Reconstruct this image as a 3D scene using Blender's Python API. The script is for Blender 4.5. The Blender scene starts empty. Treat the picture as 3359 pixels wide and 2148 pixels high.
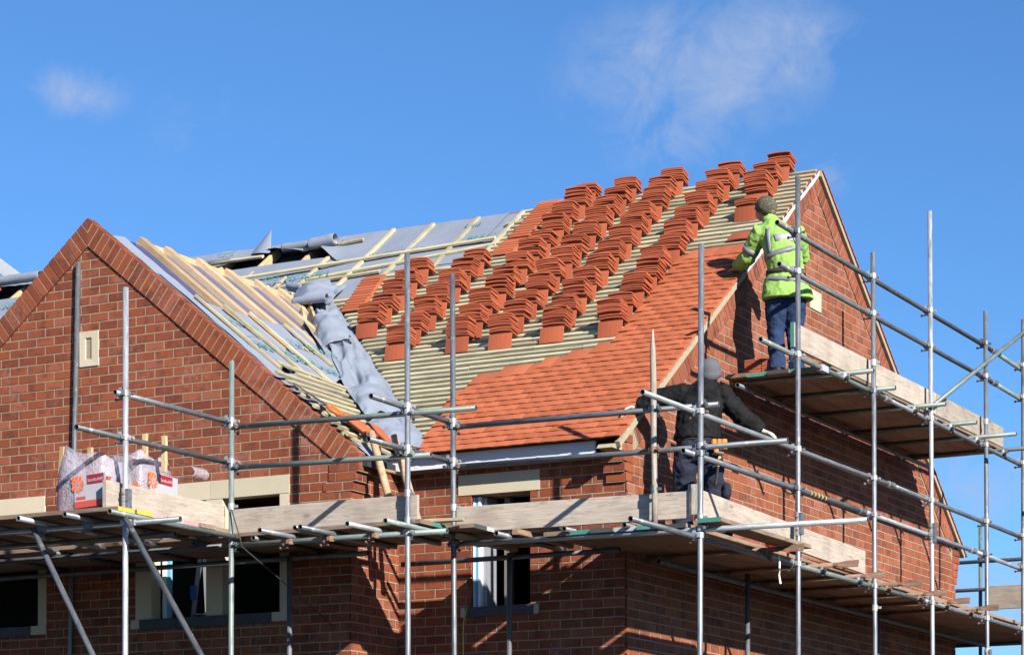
import bpy, math, random
from math import sin, cos, pi, radians
from mathutils import Vector, Matrix, Euler, noise
random.seed(7)
V = Vector
SC = bpy.context.scene
COL = SC.collection

# ------------------------------------------------------------------ camera, sky, sun, exposure
CAM = V((10.249, -20.61, -3.602))
YAW = radians(27.3847)
cd = bpy.data.cameras.new('camera')
cam = bpy.data.objects.new('camera', cd); COL.objects.link(cam)
cam.location = CAM; cam.rotation_euler = (pi/2, 0, YAW)
cd.sensor_width = 36; cd.sensor_fit = 'HORIZONTAL'; cd.lens = 88.196
cd.shift_x = -0.0718; cd.shift_y = 0.5362
cd.clip_start = 0.1; cd.clip_end = 4000
SC.camera = cam

LIGHT = V((-1, .6, -.6)).normalized()
SUN_EL = math.asin(-LIGHT.z); SUN_AZ = math.atan2(-LIGHT.x, -LIGHT.y)
SKY_STRENGTH = 0.06
world = bpy.data.worlds.new('World'); SC.world = world; world.use_nodes = True

def mk(nt, kind, **kw):
    n = nt.nodes.new(kind)
    for k, v in kw.items():
        if k.startswith('i_'):
            n.inputs[int(k[2:]) if k[2:].isdigit() else k[2:].replace('_', ' ')].default_value = v
        else:
            setattr(n, k, v)
    return n
def ln(nt, a, ao, b, bi): nt.links.new(a.outputs[ao], b.inputs[bi])
def math_(nt, op, a, b=None, clamp=False):
    n = nt.nodes.new('ShaderNodeMath'); n.operation = op; n.use_clamp = clamp
    for i, x in enumerate((a, b)):
        if x is None: continue
        if isinstance(x, (int, float)): n.inputs[i].default_value = x
        else: nt.links.new(x, n.inputs[i])
    return n.outputs[0]
def ramp(nt, fac, stops, interp='LINEAR'):
    n = nt.nodes.new('ShaderNodeValToRGB'); n.color_ramp.interpolation = interp
    el = n.color_ramp.elements
    while len(el) < len(stops): el.new(.5)
    for e, (p, c) in zip(el, stops):
        e.position = p; e.color = (*c, 1) if len(c) == 3 else c
    nt.links.new(fac, n.inputs[0]); return n.outputs[0]
def mix(nt, fac, a, b, blend='MIX'):
    n = nt.nodes.new('ShaderNodeMix'); n.data_type = 'RGBA'; n.blend_type = blend
    for i, x in ((0, fac), (6, a), (7, b)):
        if isinstance(x, (int, float)): n.inputs[i].default_value = x
        elif isinstance(x, tuple): n.inputs[i].default_value = (*x, 1) if len(x) == 3 else x
        else: nt.links.new(x, n.inputs[i])
    return n.outputs[2]

nt = world.node_tree; nt.nodes.clear()
sky = mk(nt, 'ShaderNodeTexSky', sky_type='NISHITA', sun_disc=False, sun_elevation=SUN_EL, sun_rotation=SUN_AZ,
         altitude=600, air_density=1.0, dust_density=0.0, ozone_density=5.0)
tc = mk(nt, 'ShaderNodeTexCoord')
bg = mk(nt, 'ShaderNodeBackground'); bg.inputs[1].default_value = SKY_STRENGTH
wo = mk(nt, 'ShaderNodeOutputWorld')
sky_col = mix(nt, 1.0, sky.outputs[0], (0.71, 1.02, 1.27), 'MULTIPLY')
def cloud_mask(center, sx, sz):       # soft elliptical patch of thin cloud round a compass direction
    c = V(center).normalized(); r = c.cross(V((0, 0, 1))).normalized(); u = r.cross(c)
    parts = []
    for ax, s in ((r, sx), (u, sz)):
        d = mk(nt, 'ShaderNodeVectorMath', operation='DOT_PRODUCT'); ln(nt, tc, 'Generated', d, 0); d.inputs[1].default_value = ax/s
        parts.append(math_(nt, 'POWER', math_(nt, 'ABSOLUTE', d.outputs['Value']), 2.0))
    f = mk(nt, 'ShaderNodeVectorMath', operation='DOT_PRODUCT'); ln(nt, tc, 'Generated', f, 0); f.inputs[1].default_value = c
    front = math_(nt, 'GREATER_THAN', f.outputs['Value'], 0.3)
    g = math_(nt, 'SUBTRACT', 1.0, math_(nt, 'SQRT', math_(nt, 'ADD', parts[0], parts[1])), clamp=True)
    return math_(nt, 'MULTIPLY', g, front)
def cloud_noise(scale, rough, dist):
    n = mk(nt, 'ShaderNodeTexNoise', noise_dimensions='3D'); n.inputs['Scale'].default_value = scale; n.inputs['Detail'].default_value = 9
    n.inputs['Roughness'].default_value = rough; n.inputs['Distortion'].default_value = dist; ln(nt, tc, 'Generated', n, 'Vector'); return n.outputs[0]
cn = math_(nt, 'ADD', math_(nt, 'MULTIPLY', cloud_noise(36, .68, .45), .6), math_(nt, 'MULTIPLY', cloud_noise(14, .5, .2), .4))
tot = None
for c, sx, sz, w in (((-.402, .865, .305), .062, .034, .95), ((-.375, .873, .314), .045, .028, .85), ((-.412, .868, .287), .038, .026, .8),
                     ((-.6, .744, .293), .024, .014, .82), ((-.358, .893, .268), .014, .02, .6), ((-.325, .94, .150), .06, .05, .75),
                     ((-.30, .95, .105), .12, .05, 1.0), ((-.567, .774, .283), .025, .02, .3), ((.55, .7, .4), .25, .1, .9), ((-.95, -.2, .3), .3, .08, .8)):
    m_ = math_(nt, 'MULTIPLY', cloud_mask(c, sx, sz), w)
    tot = m_ if tot is None else math_(nt, 'MAXIMUM', tot, m_)
dens = math_(nt, 'MULTIPLY', math_(nt, 'SUBTRACT', math_(nt, 'ADD', cn, math_(nt, 'MULTIPLY', tot, .22)), .535), 3.8, clamp=True)
dens = math_(nt, 'MULTIPLY', dens, math_(nt, 'MULTIPLY', tot, 1.9, clamp=True))
sky_col = mix(nt, math_(nt, 'MULTIPLY', dens, .8, clamp=True), sky_col, (3.7, 4.5, 6.3))
nt.links.new(sky_col, bg.inputs[0]); ln(nt, bg, 0, wo, 0)

sd = bpy.data.lights.new('sun', 'SUN'); sd.energy = 5.0; sd.angle = radians(.53); sd.color = (1, .945, .86)
sun = bpy.data.objects.new('sun', sd); COL.objects.link(sun); sun.location = (30, -20, 30)
sun.rotation_euler = LIGHT.to_track_quat('-Z', 'Y').to_euler()
SC.view_settings.view_transform = 'Standard'; SC.view_settings.look = 'None'
SC.view_settings.exposure = 1.0; SC.view_settings.gamma = 1; SC.view_settings.use_curve_mapping = False
SC.render.engine = 'CYCLES'; SC.cycles.max_bounces = 6; SC.cycles.diffuse_bounces = 1; SC.cycles.use_denoising = True

# ------------------------------------------------------------------ materials
MATS = {}
def new_mat(name, rough=.8, metal=0.0, spec=.3):
    m = bpy.data.materials.new(name); m.use_nodes = True
    t = m.node_tree; b = t.nodes['Principled BSDF']
    b.inputs['Roughness'].default_value = rough; b.inputs['Metallic'].default_value = metal
    b.inputs['Specular IOR Level'].default_value = spec
    MATS[name] = m; return m, t, b
def obj_rand(t):
    oi = mk(t, 'ShaderNodeObjectInfo'); ge = mk(t, 'ShaderNodeNewGeometry')
    return math_(t, 'FRACT', math_(t, 'ADD', oi.outputs['Random'], ge.outputs['Random Per Island']))
def noise_(t, scale, detail=3, coord='pos', vec=None, rough=.5, dist=0):
    n = mk(t, 'ShaderNodeTexNoise'); n.inputs['Scale'].default_value = scale; n.inputs['Detail'].default_value = detail
    n.inputs['Roughness'].default_value = rough; n.inputs['Distortion'].default_value = dist
    if vec is None:
        if coord == 'pos': g = mk(t, 'ShaderNodeNewGeometry'); vec = g.outputs['Position']
        else: g = mk(t, 'ShaderNodeTexCoord'); vec = g.outputs['Object']
    t.links.new(vec, n.inputs['Vector']); return n.outputs[0]
def bump(t, b, h, strength=.3, dist=.01):
    n = mk(t, 'ShaderNodeBump'); n.inputs['Strength'].default_value = strength; n.inputs['Distance'].default_value = dist
    t.links.new(h, n.inputs['Height']); t.links.new(n.outputs[0], b.inputs['Normal'])
def plain(name, col, rough=.8, metal=0, spec=.3, var=.15, scale=8, bmp=0.0, bscale=60):
    m, t, b = new_mat(name, rough, metal, spec)
    n = noise_(t, scale, 4); r = obj_rand(t)
    k = math_(t, 'ADD', 1-var, math_(t, 'MULTIPLY', math_(t, 'ADD', n, math_(t, 'MULTIPLY', r, .6)), var*1.25))
    mm = mk(t, 'ShaderNodeVectorMath', operation='SCALE'); mm.inputs[0].default_value = col; t.links.new(k, mm.inputs['Scale'])
    t.links.new(mm.outputs[0], b.inputs['Base Color'])
    if bmp: bump(t, b, noise_(t, bscale, 3), bmp, .006)
    return m
def brick_mat(name, shift=(1, 1, 1)):
    m, t, b = new_mat(name, .88, 0, .2)
    r = obj_rand(t)
    S = lambda c: tuple(a*s for a, s in zip(c, shift))
    base = ramp(t, r, [(0, S((.120, .033, .019))), (.2, S((.180, .047, .022))), (.55, S((.235, .063, .026))), (.75, S((.192, .051, .024))), (.9, S((.268, .081, .038))), (1, S((.245, .085, .055)))])
    n1 = noise_(t, 7.0, 4); n2 = noise_(t, 55, 3); n3 = noise_(t, 2.2, 5, rough=.65)
    c = mix(t, ramp(t, n1, [(.5, (0, 0, 0)), (.75, (1, 1, 1))]), base, S((.07, .021, .017)))
    c = mix(t, math_(t, 'MULTIPLY', n2, .4), c, S((.235, .062, .028)))
    eff = math_(t, 'MULTIPLY', ramp(t, n3, [(.50, (0, 0, 0)), (.68, (1, 1, 1))]), ramp(t, noise_(t, 30, 4), [(.4, (0, 0, 0)), (.75, (1, 1, 1))]))
    c = mix(t, math_(t, 'MULTIPLY', eff, .55), c, (.36, .22, .19))
    c = mix(t, math_(t, 'MULTIPLY', ramp(t, noise_(t, .9, 6, rough=.7), [(.48, (0, 0, 0)), (.75, (1, 1, 1))]), .35), c, (.10, .045, .035))
    t.links.new(c, b.inputs['Base Color'])
    bump(t, b, math_(t, 'ADD', noise_(t, 90, 4), math_(t, 'MULTIPLY', noise_(t, 25, 3), .8)), .5, .004)
    return m
brick_mat('brick')
brick_mat('brick_side_lit', (1.08, 1.2, 1.3))  # same brick, tinted lighter and pinker for the side wall's angle to the light
def mortar_mat():
    m, t, b = new_mat('mortar', .95, 0, .1)
    n = noise_(t, 40, 5); n2 = noise_(t, 1.5, 4)
    c = ramp(t, math_(t, 'ADD', math_(t, 'MULTIPLY', n, .6), math_(t, 'MULTIPLY', n2, .4)), [(.3, (.225, .17, .115)), (.7, (.335, .27, .19))])
    t.links.new(c, b.inputs['Base Color']); bump(t, b, n, .6, .004)
mortar_mat()
def tile_mat(name, lo, hi):
    m, t, b = new_mat(name, .72, 0, .25)
    r = obj_rand(t); n = noise_(t, 14, 5, rough=.65); n2 = noise_(t, 120, 2)
    c = mix(t, math_(t, 'ADD', math_(t, 'MULTIPLY', r, .75), math_(t, 'MULTIPLY', n, .3), clamp=True), lo, hi)
    c = mix(t, math_(t, 'MULTIPLY', ramp(t, n, [(.6, (0, 0, 0)), (.8, (1, 1, 1))]), .35), c, (.30, .095, .05))
    t.links.new(c, b.inputs['Base Color']); bump(t, b, n2, .35, .002)
tile_mat('clay_tile', (.31, .083, .036), (.43, .125, .056))
tile_mat('loose_tile', (.245, .058, .026), (.375, .096, .044))
def wood_mat(name, dark, light, rough=.8, wet=0.0, knots=True):
    m, t, b = new_mat(name, rough, 0, .25)
    tcn = mk(t, 'ShaderNodeTexCoord'); oi = mk(t, 'ShaderNodeObjectInfo')
    mp = mk(t, 'ShaderNodeVectorMath', operation='MULTIPLY_ADD'); t.links.new(tcn.outputs['Object'], mp.inputs[0]); mp.inputs[1].default_value = (1.2, 14, 14)
    cmb = mk(t, 'ShaderNodeCombineXYZ'); off = math_(t, 'MULTIPLY', oi.outputs['Random'], 57)
    for i in range(3): t.links.new(off, cmb.inputs[i])
    t.links.new(cmb.outputs[0], mp.inputs[2])
    n = noise_(t, 3.0, 6, vec=mp.outputs[0], rough=.62, dist=1.1)
    c = ramp(t, n, [(.28, dark), (.5, tuple((a+b_)/2 for a, b_ in zip(dark, light))), (.72, light)])
    n2 = noise_(t, 4.0, 4); c = mix(t, math_(t, 'MULTIPLY', ramp(t, n2, [(.45, (0, 0, 0)), (.75, (1, 1, 1))]), .45), c, tuple(x*.55 for x in dark))
    mp2 = mk(t, 'ShaderNodeVectorMath', operation='MULTIPLY_ADD'); t.links.new(tcn.outputs['Object'], mp2.inputs[0]); mp2.inputs[1].default_value = (.7, 16, 16); t.links.new(cmb.outputs[0], mp2.inputs[2])
    cr = noise_(t, 1.6, 4, vec=mp2.outputs[0], rough=.55, dist=.4)
    band_ = ramp(t, cr, [(.485, (0, 0, 0)), (.5, (1, 1, 1)), (.515, (0, 0, 0))])
    c = mix(t, math_(t, 'MULTIPLY', band_, .55), c, tuple(x*.3 for x in dark))
    mp3 = mk(t, 'ShaderNodeVectorMath', operation='MULTIPLY_ADD'); t.links.new(tcn.outputs['Object'], mp3.inputs[0]); mp3.inputs[1].default_value = (2.0, 4.5, 4.5); t.links.new(cmb.outputs[0], mp3.inputs[2])
    vo = mk(t, 'ShaderNodeTexVoronoi'); vo.inputs['Scale'].default_value = 1.0; t.links.new(mp3.outputs[0], vo.inputs['Vector'])
    c = mix(t, math_(t, 'MULTIPLY', ramp(t, vo.outputs['Distance'], [(.05, (1, 1, 1)), (.11, (0, 0, 0))]), .65), c, tuple(x*.5 for x in dark))
    v = math_(t, 'ADD', .78, math_(t, 'MULTIPLY', oi.outputs['Random'], .42))
    sc = mk(t, 'ShaderNodeVectorMath', operation='SCALE'); t.links.new(c, sc.inputs[0]); t.links.new(v, sc.inputs['Scale'])
    t.links.new(sc.outputs[0], b.inputs['Base Color'])
    bump(t, b, n, .35, .003)
wood_mat('weathered_board', (.29, .24, .195), (.44, .375, .31))
wood_mat('deck_board', (.16, .11, .08), (.30, .215, .15))
wood_mat('batten_wood', (.31, .265, .16), (.49, .435, .29))
wood_mat('rafter_wood', (.40, .265, .14), (.53, .385, .225), .6)
wood_mat('grey_pole_wood', (.20, .17, .14), (.50, .45, .38))
wood_mat('ladder_wood', (.26, .16, .09), (.46, .32, .20))
def steel(name, lo, hi, metal=.75, rough=.42, rust=.25, tint=None):
    m, t, b = new_mat(name, rough, metal, .4)
    tcn = mk(t, 'ShaderNodeTexCoord'); oi = mk(t, 'ShaderNodeObjectInfo')
    ad = mk(t, 'ShaderNodeVectorMath', operation='MULTIPLY_ADD'); t.links.new(tcn.outputs['Object'], ad.inputs[0]); ad.inputs[1].default_value = (2.2, 14, 14)
    cmb = mk(t, 'ShaderNodeCombineXYZ'); off = math_(t, 'MULTIPLY', oi.outputs['Random'], 31)
    for i in range(3): t.links.new(off, cmb.inputs[i])
    t.links.new(cmb.outputs[0], ad.inputs[2])
    n = noise_(t, 2.0, 7, vec=ad.outputs[0], rough=.7); n2 = noise_(t, 1.1, 3, vec=ad.outputs[0]); n3 = noise_(t, 45, 3)
    c = mix(t, ramp(t, n, [(.3, (0, 0, 0)), (.7, (1, 1, 1))]), lo, hi)
    v = math_(t, 'ADD', .7, math_(t, 'MULTIPLY', oi.outputs['Random'], .5))
    sc = mk(t, 'ShaderNodeVectorMath', operation='SCALE'); t.links.new(c, sc.inputs[0]); t.links.new(v, sc.inputs['Scale'])
    c = sc.outputs[0]
    rm = math_(t, 'MULTIPLY', ramp(t, math_(t, 'ADD', math_(t, 'MULTIPLY', n2, .6), math_(t, 'MULTIPLY', n3, .4)), [(.56, (0, 0, 0)), (.70, (1, 1, 1))]), rust)
    c = mix(t, rm, c, (.20, .11, .07) if not tint else tint)
    n5 = noise_(t, 9.0, 5, vec=tcn.outputs['Object'], rough=.75)
    c = mix(t, math_(t, 'MULTIPLY', ramp(t, n5, [(.60, (0, 0, 0)), (.66, (1, 1, 1))]), .55), c, (.42, .39, .35))
    c = mix(t, math_(t, 'MULTIPLY', ramp(t, noise_(t, 3.1, 4, vec=ad.outputs[0]), [(.55, (0, 0, 0)), (.68, (1, 1, 1))]), .5), c, tuple(x*.45 for x in lo))
    t.links.new(c, b.inputs['Base Color'])
    t.links.new(math_(t, 'SUBTRACT', metal, math_(t, 'MULTIPLY', rm, .9), clamp=True), b.inputs['Metallic'])
    t.links.new(math_(t, 'ADD', rough-.1, math_(t, 'MULTIPLY', n, .3)), b.inputs['Roughness'])
    bump(t, b, n, .25, .002)
steel('galvanised', (.125, .135, .15), (.25, .27, .295), .55, .45, .30)
steel('galvanised_bright', (.24, .255, .275), (.44, .465, .49), .45, .42, .2)
steel('galvanised_dark', (.085, .092, .10), (.20, .215, .23), .5, .5, .35)
steel('galvanised_green', (.13, .16, .15), (.23, .275, .255), .35, .5, .35, (.20, .42, .33))
steel('rusty_steel', (.16, .085, .055), (.30, .19, .13), .2, .75, .7)
steel('zinc', (.30, .31, .31), (.55, .56, .56), .5, .4, .25)
def dirt_on(name, dirt, lo, hi, scale):
    m = MATS[name]; t = m.node_tree; b = t.nodes['Principled BSDF']; src = b.inputs['Base Color'].links[0].from_socket
    n = noise_(t, scale, 6, rough=.7)
    t.links.new(mix(t, math_(t, 'MULTIPLY', ramp(t, n, [(lo, (0, 0, 0)), (hi, (1, 1, 1))]), .7), src, dirt), b.inputs['Base Color'])
plain('tube_inside', (.03, .028, .026), .9)
plain('stone', (.47, .41, .30), .9, var=.14, scale=5, bmp=.25, bscale=80)
plain('undercloak', (.33, .285, .20), .9, var=.3, scale=20, bmp=.4, bscale=50)
plain('dark_sill', (.055, .06, .07), .7, var=.3)
plain('felt', (.028, .032, .042), .65, var=.25)
plain('fascia_white', (.62, .62, .66), .55, var=.05)
plain('fascia_mark', (.60, .60, .66), .6, var=.05)
plain('frame_white', (.80, .82, .84), .5, var=.05)
plain('frame_blue', (.16, .42, .66), .5, var=.1)
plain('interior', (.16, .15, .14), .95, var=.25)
plain('soil', (.036, .030, .024), .95, var=.35, scale=.6, bmp=.6, bscale=8)
plain('lead', (.30, .31, .34), .55, .3, var=.2)
plain('print_green', (.05, .20, .17), .7, var=.15)
plain('print_navy', (.02, .03, .10), .6)
plain('white_plastic', (.37, .36, .39), .4, var=.08)
plain('orange_print', (.72, .13, .035), .4, var=.15)
plain('maroon_print', (.26, .02, .03), .4, var=.1)
plain('red_print', (.50, .07, .045), .4, var=.12)
plain('red_tub', (.55, .035, .02), .35, var=.15)
plain('pink_plastic', (.75, .42, .42), .35, var=.2)
plain('saw_blade', (.10, .11, .13), .35, .7, .5)
plain('saw_handle', (.80, .12, .025), .4)
plain('black_rubber', (.015, .015, .016), .6)
plain('paint_teal', (.055, .20, .16), .7, var=.35, scale=18)
plain('paint_yellow', (.50, .37, .06), .7, var=.35, scale=18)
plain('paint_pink', (.40, .25, .24), .7, var=.35, scale=18)
plain('paint_black', (.05, .055, .06), .7, var=.5, scale=18)
plain('paint_grey', (.34, .36, .38), .7, var=.35, scale=18)
plain('hi_vis', (.22, .385, .085), .75, spec=.2, var=.10, scale=9, bmp=.3, bscale=35)
dirt_on('hi_vis', (.17, .22, .05), .52, .70, 6.0)
plain('reflective_tape', (.17, .17, .19), .5, .1, .3, var=.12)
plain('denim', (.016, .034, .085), .9, var=.35, scale=7, bmp=.4, bscale=120)
plain('black_jacket', (.006, .0062, .007), .8, spec=.22, var=.3, scale=6, bmp=.4, bscale=30)
dirt_on('black_jacket', (.085, .088, .09), .66, .74, 5.0)
plain('navy_trousers', (.014, .016, .030), .88, var=.35, scale=5, bmp=.4, bscale=60)
dirt_on('navy_trousers', (.06, .065, .085), .60, .80, 4.0)
plain('skin', (.52, .25, .17), .6, var=.12, scale=12)
plain('cap_camo', (.05, .055, .035), .9, var=.8, scale=30)
dirt_on('cap_camo', (.16, .12, .08), .5, .56, 34)
plain('beanie_grey', (.095, .095, .11), .95, var=.3, scale=40, bmp=.9, bscale=160)
plain('belt_brown', (.05, .035, .028), .7)
plain('leather_orange', (.58, .20, .035), .65, var=.2)
plain('hammer_yellow', (.70, .42, .06), .5)
plain('glove_white', (.42, .39, .31), .85, var=.2, scale=30)
plain('boot', (.06, .04, .035), .7)
plain('alu', (.50, .52, .54), .4, .6)
plain('tape_blue', (.05, .17, .45), .5)
plain('ribbon_white', (.8, .8, .8), .7)
plain('cable', (.03, .03, .03), .6)
plain('hammer_steel', (.25, .25, .26), .4, .8)
plain('hair', (.17, .085, .06), .8)
plain('red_clay_far', (.30, .07, .05), .8, var=.2)
def membrane(name, col, sc):
    m, t, b = new_mat(name, .62, 0, .3)
    n = noise_(t, 3.0, 5, rough=.6); n2 = noise_(t, 160, 2)
    c = mix(t, n, tuple(x*.84 for x in col), tuple(x*1.14 for x in col))
    g = mk(t, 'ShaderNodeNewGeometry')
    c = mix(t, math_(t, 'MULTIPLY', g.outputs['Backfacing'], 0.0), c, (.1, .1, .11))
    t.links.new(c, b.inputs['Base Color']); bump(t, b, math_(t, 'ADD', n2, math_(t, 'MULTIPLY', noise_(t, 9, 4), 2.5)), .3, .006)
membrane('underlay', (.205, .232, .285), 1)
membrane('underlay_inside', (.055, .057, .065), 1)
def film(name, col, alpha, rough=.15):
    m, t, b = new_mat(name, rough, 0, .6)
    b.inputs['Base Color'].default_value = (*col, 1)
    n = noise_(t, 11, 5, rough=.7)
    t.links.new(math_(t, 'MULTIPLY', math_(t, 'ADD', .55, n), alpha, clamp=True), b.inputs['Alpha'])
    bump(t, b, noise_(t, 16, 5, dist=1.5), .9, .02)
film('clear_film', (.50, .46, .53), .33)
film('vapour_film', (.55, .53, .58), .11)
m, t, b = new_mat('blue_dark', .28, 0, .5)  # blue-dark colour painting the darkness that shows through the film
n = noise_(t, 5, 4); t.links.new(mix(t, n, (.016, .026, .10), (.045, .07, .21)), b.inputs['Base Color']); bump(t, b, noise_(t, 12, 4), .5, .015)

# ------------------------------------------------------------------ mesh helpers
class MB:
    def __init__(s): s.v = []; s.f = []; s.m = []; s.mats = []
    def mi(s, mat):
        if mat not in s.mats: s.mats.append(mat)
        return s.mats.index(mat)
    def add(s, verts, faces, mat):
        o = len(s.v); s.v += [tuple(p) for p in verts]; k = s.mi(mat)
        for f in faces: s.f.append([i+o for i in f]); s.m.append(k)
    def box(s, lo, hi, mat, mats=None):
        x0, y0, z0 = lo; x1, y1, z1 = hi
        v = [(x0, y0, z0), (x1, y0, z0), (x1, y1, z0), (x0, y1, z0), (x0, y0, z1), (x1, y0, z1), (x1, y1, z1), (x0, y1, z1)]
        fs = [(0, 3, 2, 1), (4, 5, 6, 7), (0, 1, 5, 4), (1, 2, 6, 5), (2, 3, 7, 6), (3, 0, 4, 7)]
        if not mats: s.add(v, fs, mat)
        else:
            o = len(s.v); s.v += v
            for i, f in enumerate(fs): s.f.append([a+o for a in f]); s.m.append(s.mi(mats.get(i, mat)))
    def frame_box(s, o, a, b, c, mat):          # box on three edge vectors
        o, a, b, c = V(o), V(a), V(b), V(c)
        v = [o, o+a, o+a+b, o+b, o+c, o+a+c, o+a+b+c, o+b+c]
        s.add(v, [(0, 3, 2, 1), (4, 5, 6, 7), (0, 1, 5, 4), (1, 2, 6, 5), (2, 3, 7, 6), (3, 0, 4, 7)], mat)
    def prism(s, poly, d, mat):                 # polygon (3-D points) pushed along d
        n = len(poly); d = V(d); a = [V(p) for p in poly]; v = a+[p+d for p in a]
        s.add(v, [tuple(range(n))[::-1], tuple(range(n, 2*n))]+[(i, (i+1) % n, n+(i+1) % n, n+i) for i in range(n)], mat)
    def loft(s, rings, mat, n=14, cap=True):    # rings: (centre, half axis a, half axis b)
        v = []
        for c, a, b in rings:
            c, a, b = V(c), V(a), V(b)
            v += [c+a*cos(2*pi*i/n)+b*sin(2*pi*i/n) for i in range(n)]
        f = []
        for k in range(len(rings)-1):
            for i in range(n): f.append((k*n+i, k*n+(i+1) % n, (k+1)*n+(i+1) % n, (k+1)*n+i))
        if cap: f.append(tuple(range(n))[::-1]); f.append(tuple(range((len(rings)-1)*n, len(rings)*n)))
        s.add(v, f, mat)
    def path(s, pts, radii, mat, n=12):
        pts = [V(p) for p in pts]; rings = []
        up = None
        for i, p in enumerate(pts):
            d = (pts[min(i+1, len(pts)-1)]-pts[max(i-1, 0)]).normalized()
            if up is None: up = V((0, 0, 1)) if abs(d.z) < .8 else V((0, 1, 0))
            a = d.cross(up).normalized(); b = a.cross(d).normalized(); up = b
            r = radii[i] if isinstance(radii[i], tuple) else (radii[i], radii[i])
            rings.append((p, a*r[0], b*r[1]))
        s.loft(rings, mat, n)
    def ball(s, c, r, mat, nu=12, nv=8):
        c = V(c); r = V(r) if not isinstance(r, (int, float)) else V((r, r, r))
        v = [c+V((0, 0, -r.z))]; 
        for j in range(1, nv):
            ph = -pi/2+pi*j/nv
            v += [c+V((r.x*cos(ph)*cos(2*pi*i/nu), r.y*cos(ph)*sin(2*pi*i/nu), r.z*sin(ph))) for i in range(nu)]
        v.append(c+V((0, 0, r.z))); f = []
        for i in range(nu):
            f.append((0, 1+(i+1) % nu, 1+i)); k = 1+(nv-2)*nu
            f.append((k+i, k+(i+1) % nu, len(v)-1))
            for j in range(nv-2): f.append((1+j*nu+i, 1+j*nu+(i+1) % nu, 1+(j+1)*nu+(i+1) % nu, 1+(j+1)*nu+i))
        s.add(v, f, mat)
    def mesh(s, name, smooth=False):
        me = bpy.data.meshes.new(name); me.from_pydata(s.v, [], s.f)
        for m_ in s.mats: me.materials.append(MATS[m_])
        me.polygons.foreach_set('material_index', s.m)
        if smooth: me.polygons.foreach_set('use_smooth', [True]*len(s.f))
        me.update(); return me
    def build(s, name, parent=None, smooth=False, mw=None, kind=None):
        return link(name, s.mesh(name, smooth), parent, mw, kind)
def link(name, data, parent=None, mw=None, kind=None):
    o = bpy.data.objects.new(name, data); COL.objects.link(o)
    if parent is not None:
        o.parent = parent; o.matrix_parent_inverse = PW[parent.name].inverted() if parent.name in PW else Matrix()
    m_ = mw if mw is not None else Matrix()
    o.matrix_basis = m_; PW[o.name] = m_
    if kind: o['kind'] = kind
    return o
PW = {}                                         # world matrices by object name
def tag(o, label, cat, group=None):
    o['label'] = label; o['category'] = cat
    if group: o['group'] = group
    return o
def empty(name, loc, rz=0):
    o = bpy.data.objects.new(name, None); COL.objects.link(o); o.empty_display_size = .2
    m_ = Matrix.Translation(V(loc)) @ Matrix.Rotation(rz, 4, 'Z'); o.matrix_basis = m_; PW[o.name] = m_
    return o
def basis(o, x, y, z):
    m_ = Matrix((V(x), V(y), V(z))).transposed().to_4x4(); m_.translation = V(o); return m_
def along(p0, p1, up=(0, 0, 1)):
    p0, p1 = V(p0), V(p1); x = (p1-p0).normalized(); up = V(up)
    if abs(x.dot(up)) > .95: up = V((0, 1, 0))
    y = up.cross(x).normalized(); z = x.cross(y)
    return basis(p0, x, y, z), (p1-p0).length
TUBES = {}
def tube_mesh(L, r, mat, n=12):
    key = (round(L, 3), r, mat)
    if key in TUBES: return TUBES[key]
    b = MB(); ri = r*.84; d = min(.12, L*.3)
    ring = lambda x, rr: [(x, rr*cos(2*pi*i/n), rr*sin(2*pi*i/n)) for i in range(n)]
    v = ring(d, ri)+ring(0, ri)+ring(0, r)+ring(L, r)+ring(L, ri)+ring(L-d, ri)
    for k in range(5):
        o = len(b.v)
    faces = []; mats_ = []
    b.v = [tuple(p) for p in v]
    for k in range(5):
        for i in range(n):
            b.f.append([k*n+i, k*n+(i+1) % n, (k+1)*n+(i+1) % n, (k+1)*n+i]); b.m.append(b.mi('tube_inside' if k in (0, 4) else mat))
    b.f.append(list(range(n))); b.m.append(b.mi('tube_inside'))
    b.f.append(list(range(5*n, 6*n))[::-1]); b.m.append(b.mi('tube_inside'))
    me = b.mesh('tube'); me.polygons.foreach_set('use_smooth', [len(p.vertices) == 4 and i//n in (0, 2, 4) for i, p in enumerate(me.polygons)])
    TUBES[key] = me; return me
def tube(name, p0, p1, mat='galvanised', parent=None, r=.0242):
    mw, L = along(p0, p1); return link(name, tube_mesh(L, r, mat), parent, mw)
def board(name, p0, p1, w, t, mat='weathered_board', parent=None, up=(0, 0, 1), end0=None, end1=None, seed=0):
    mw, L = along(p0, p1, up); b = MB()
    # slightly uneven long board, ends nicked
    n = 6; rnd = random.Random(int(L*1000)+seed); v = []
    for i in range(n+1):
        x = L*i/n; dy = rnd.uniform(-.003, .003); dz = rnd.uniform(-.002, .002)
        c = .004
        v += [(x, -w/2+dy, -t/2+c+dz), (x, -w/2+c+dy, -t/2+dz), (x, w/2-c+dy, -t/2+dz), (x, w/2+dy, -t/2+c+dz), (x, w/2+dy, t/2-c+dz), (x, w/2-c+dy, t/2+dz), (x, -w/2+c+dy, t/2+dz), (x, -w/2+dy, t/2-c+dz)]
    f = [(i*8+j, (i+1)*8+j, (i+1)*8+(j+1) % 8, i*8+(j+1) % 8) for i in range(n) for j in range(8)]
    b.add(v, [q[::-1] for q in f], mat)
    b.add(v[:8], [tuple(range(8))], end0 or mat); b.add(v[-8:], [tuple(range(8))[::-1]], end1 or mat)
    return b.build(name, parent, mw=mw)

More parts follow.
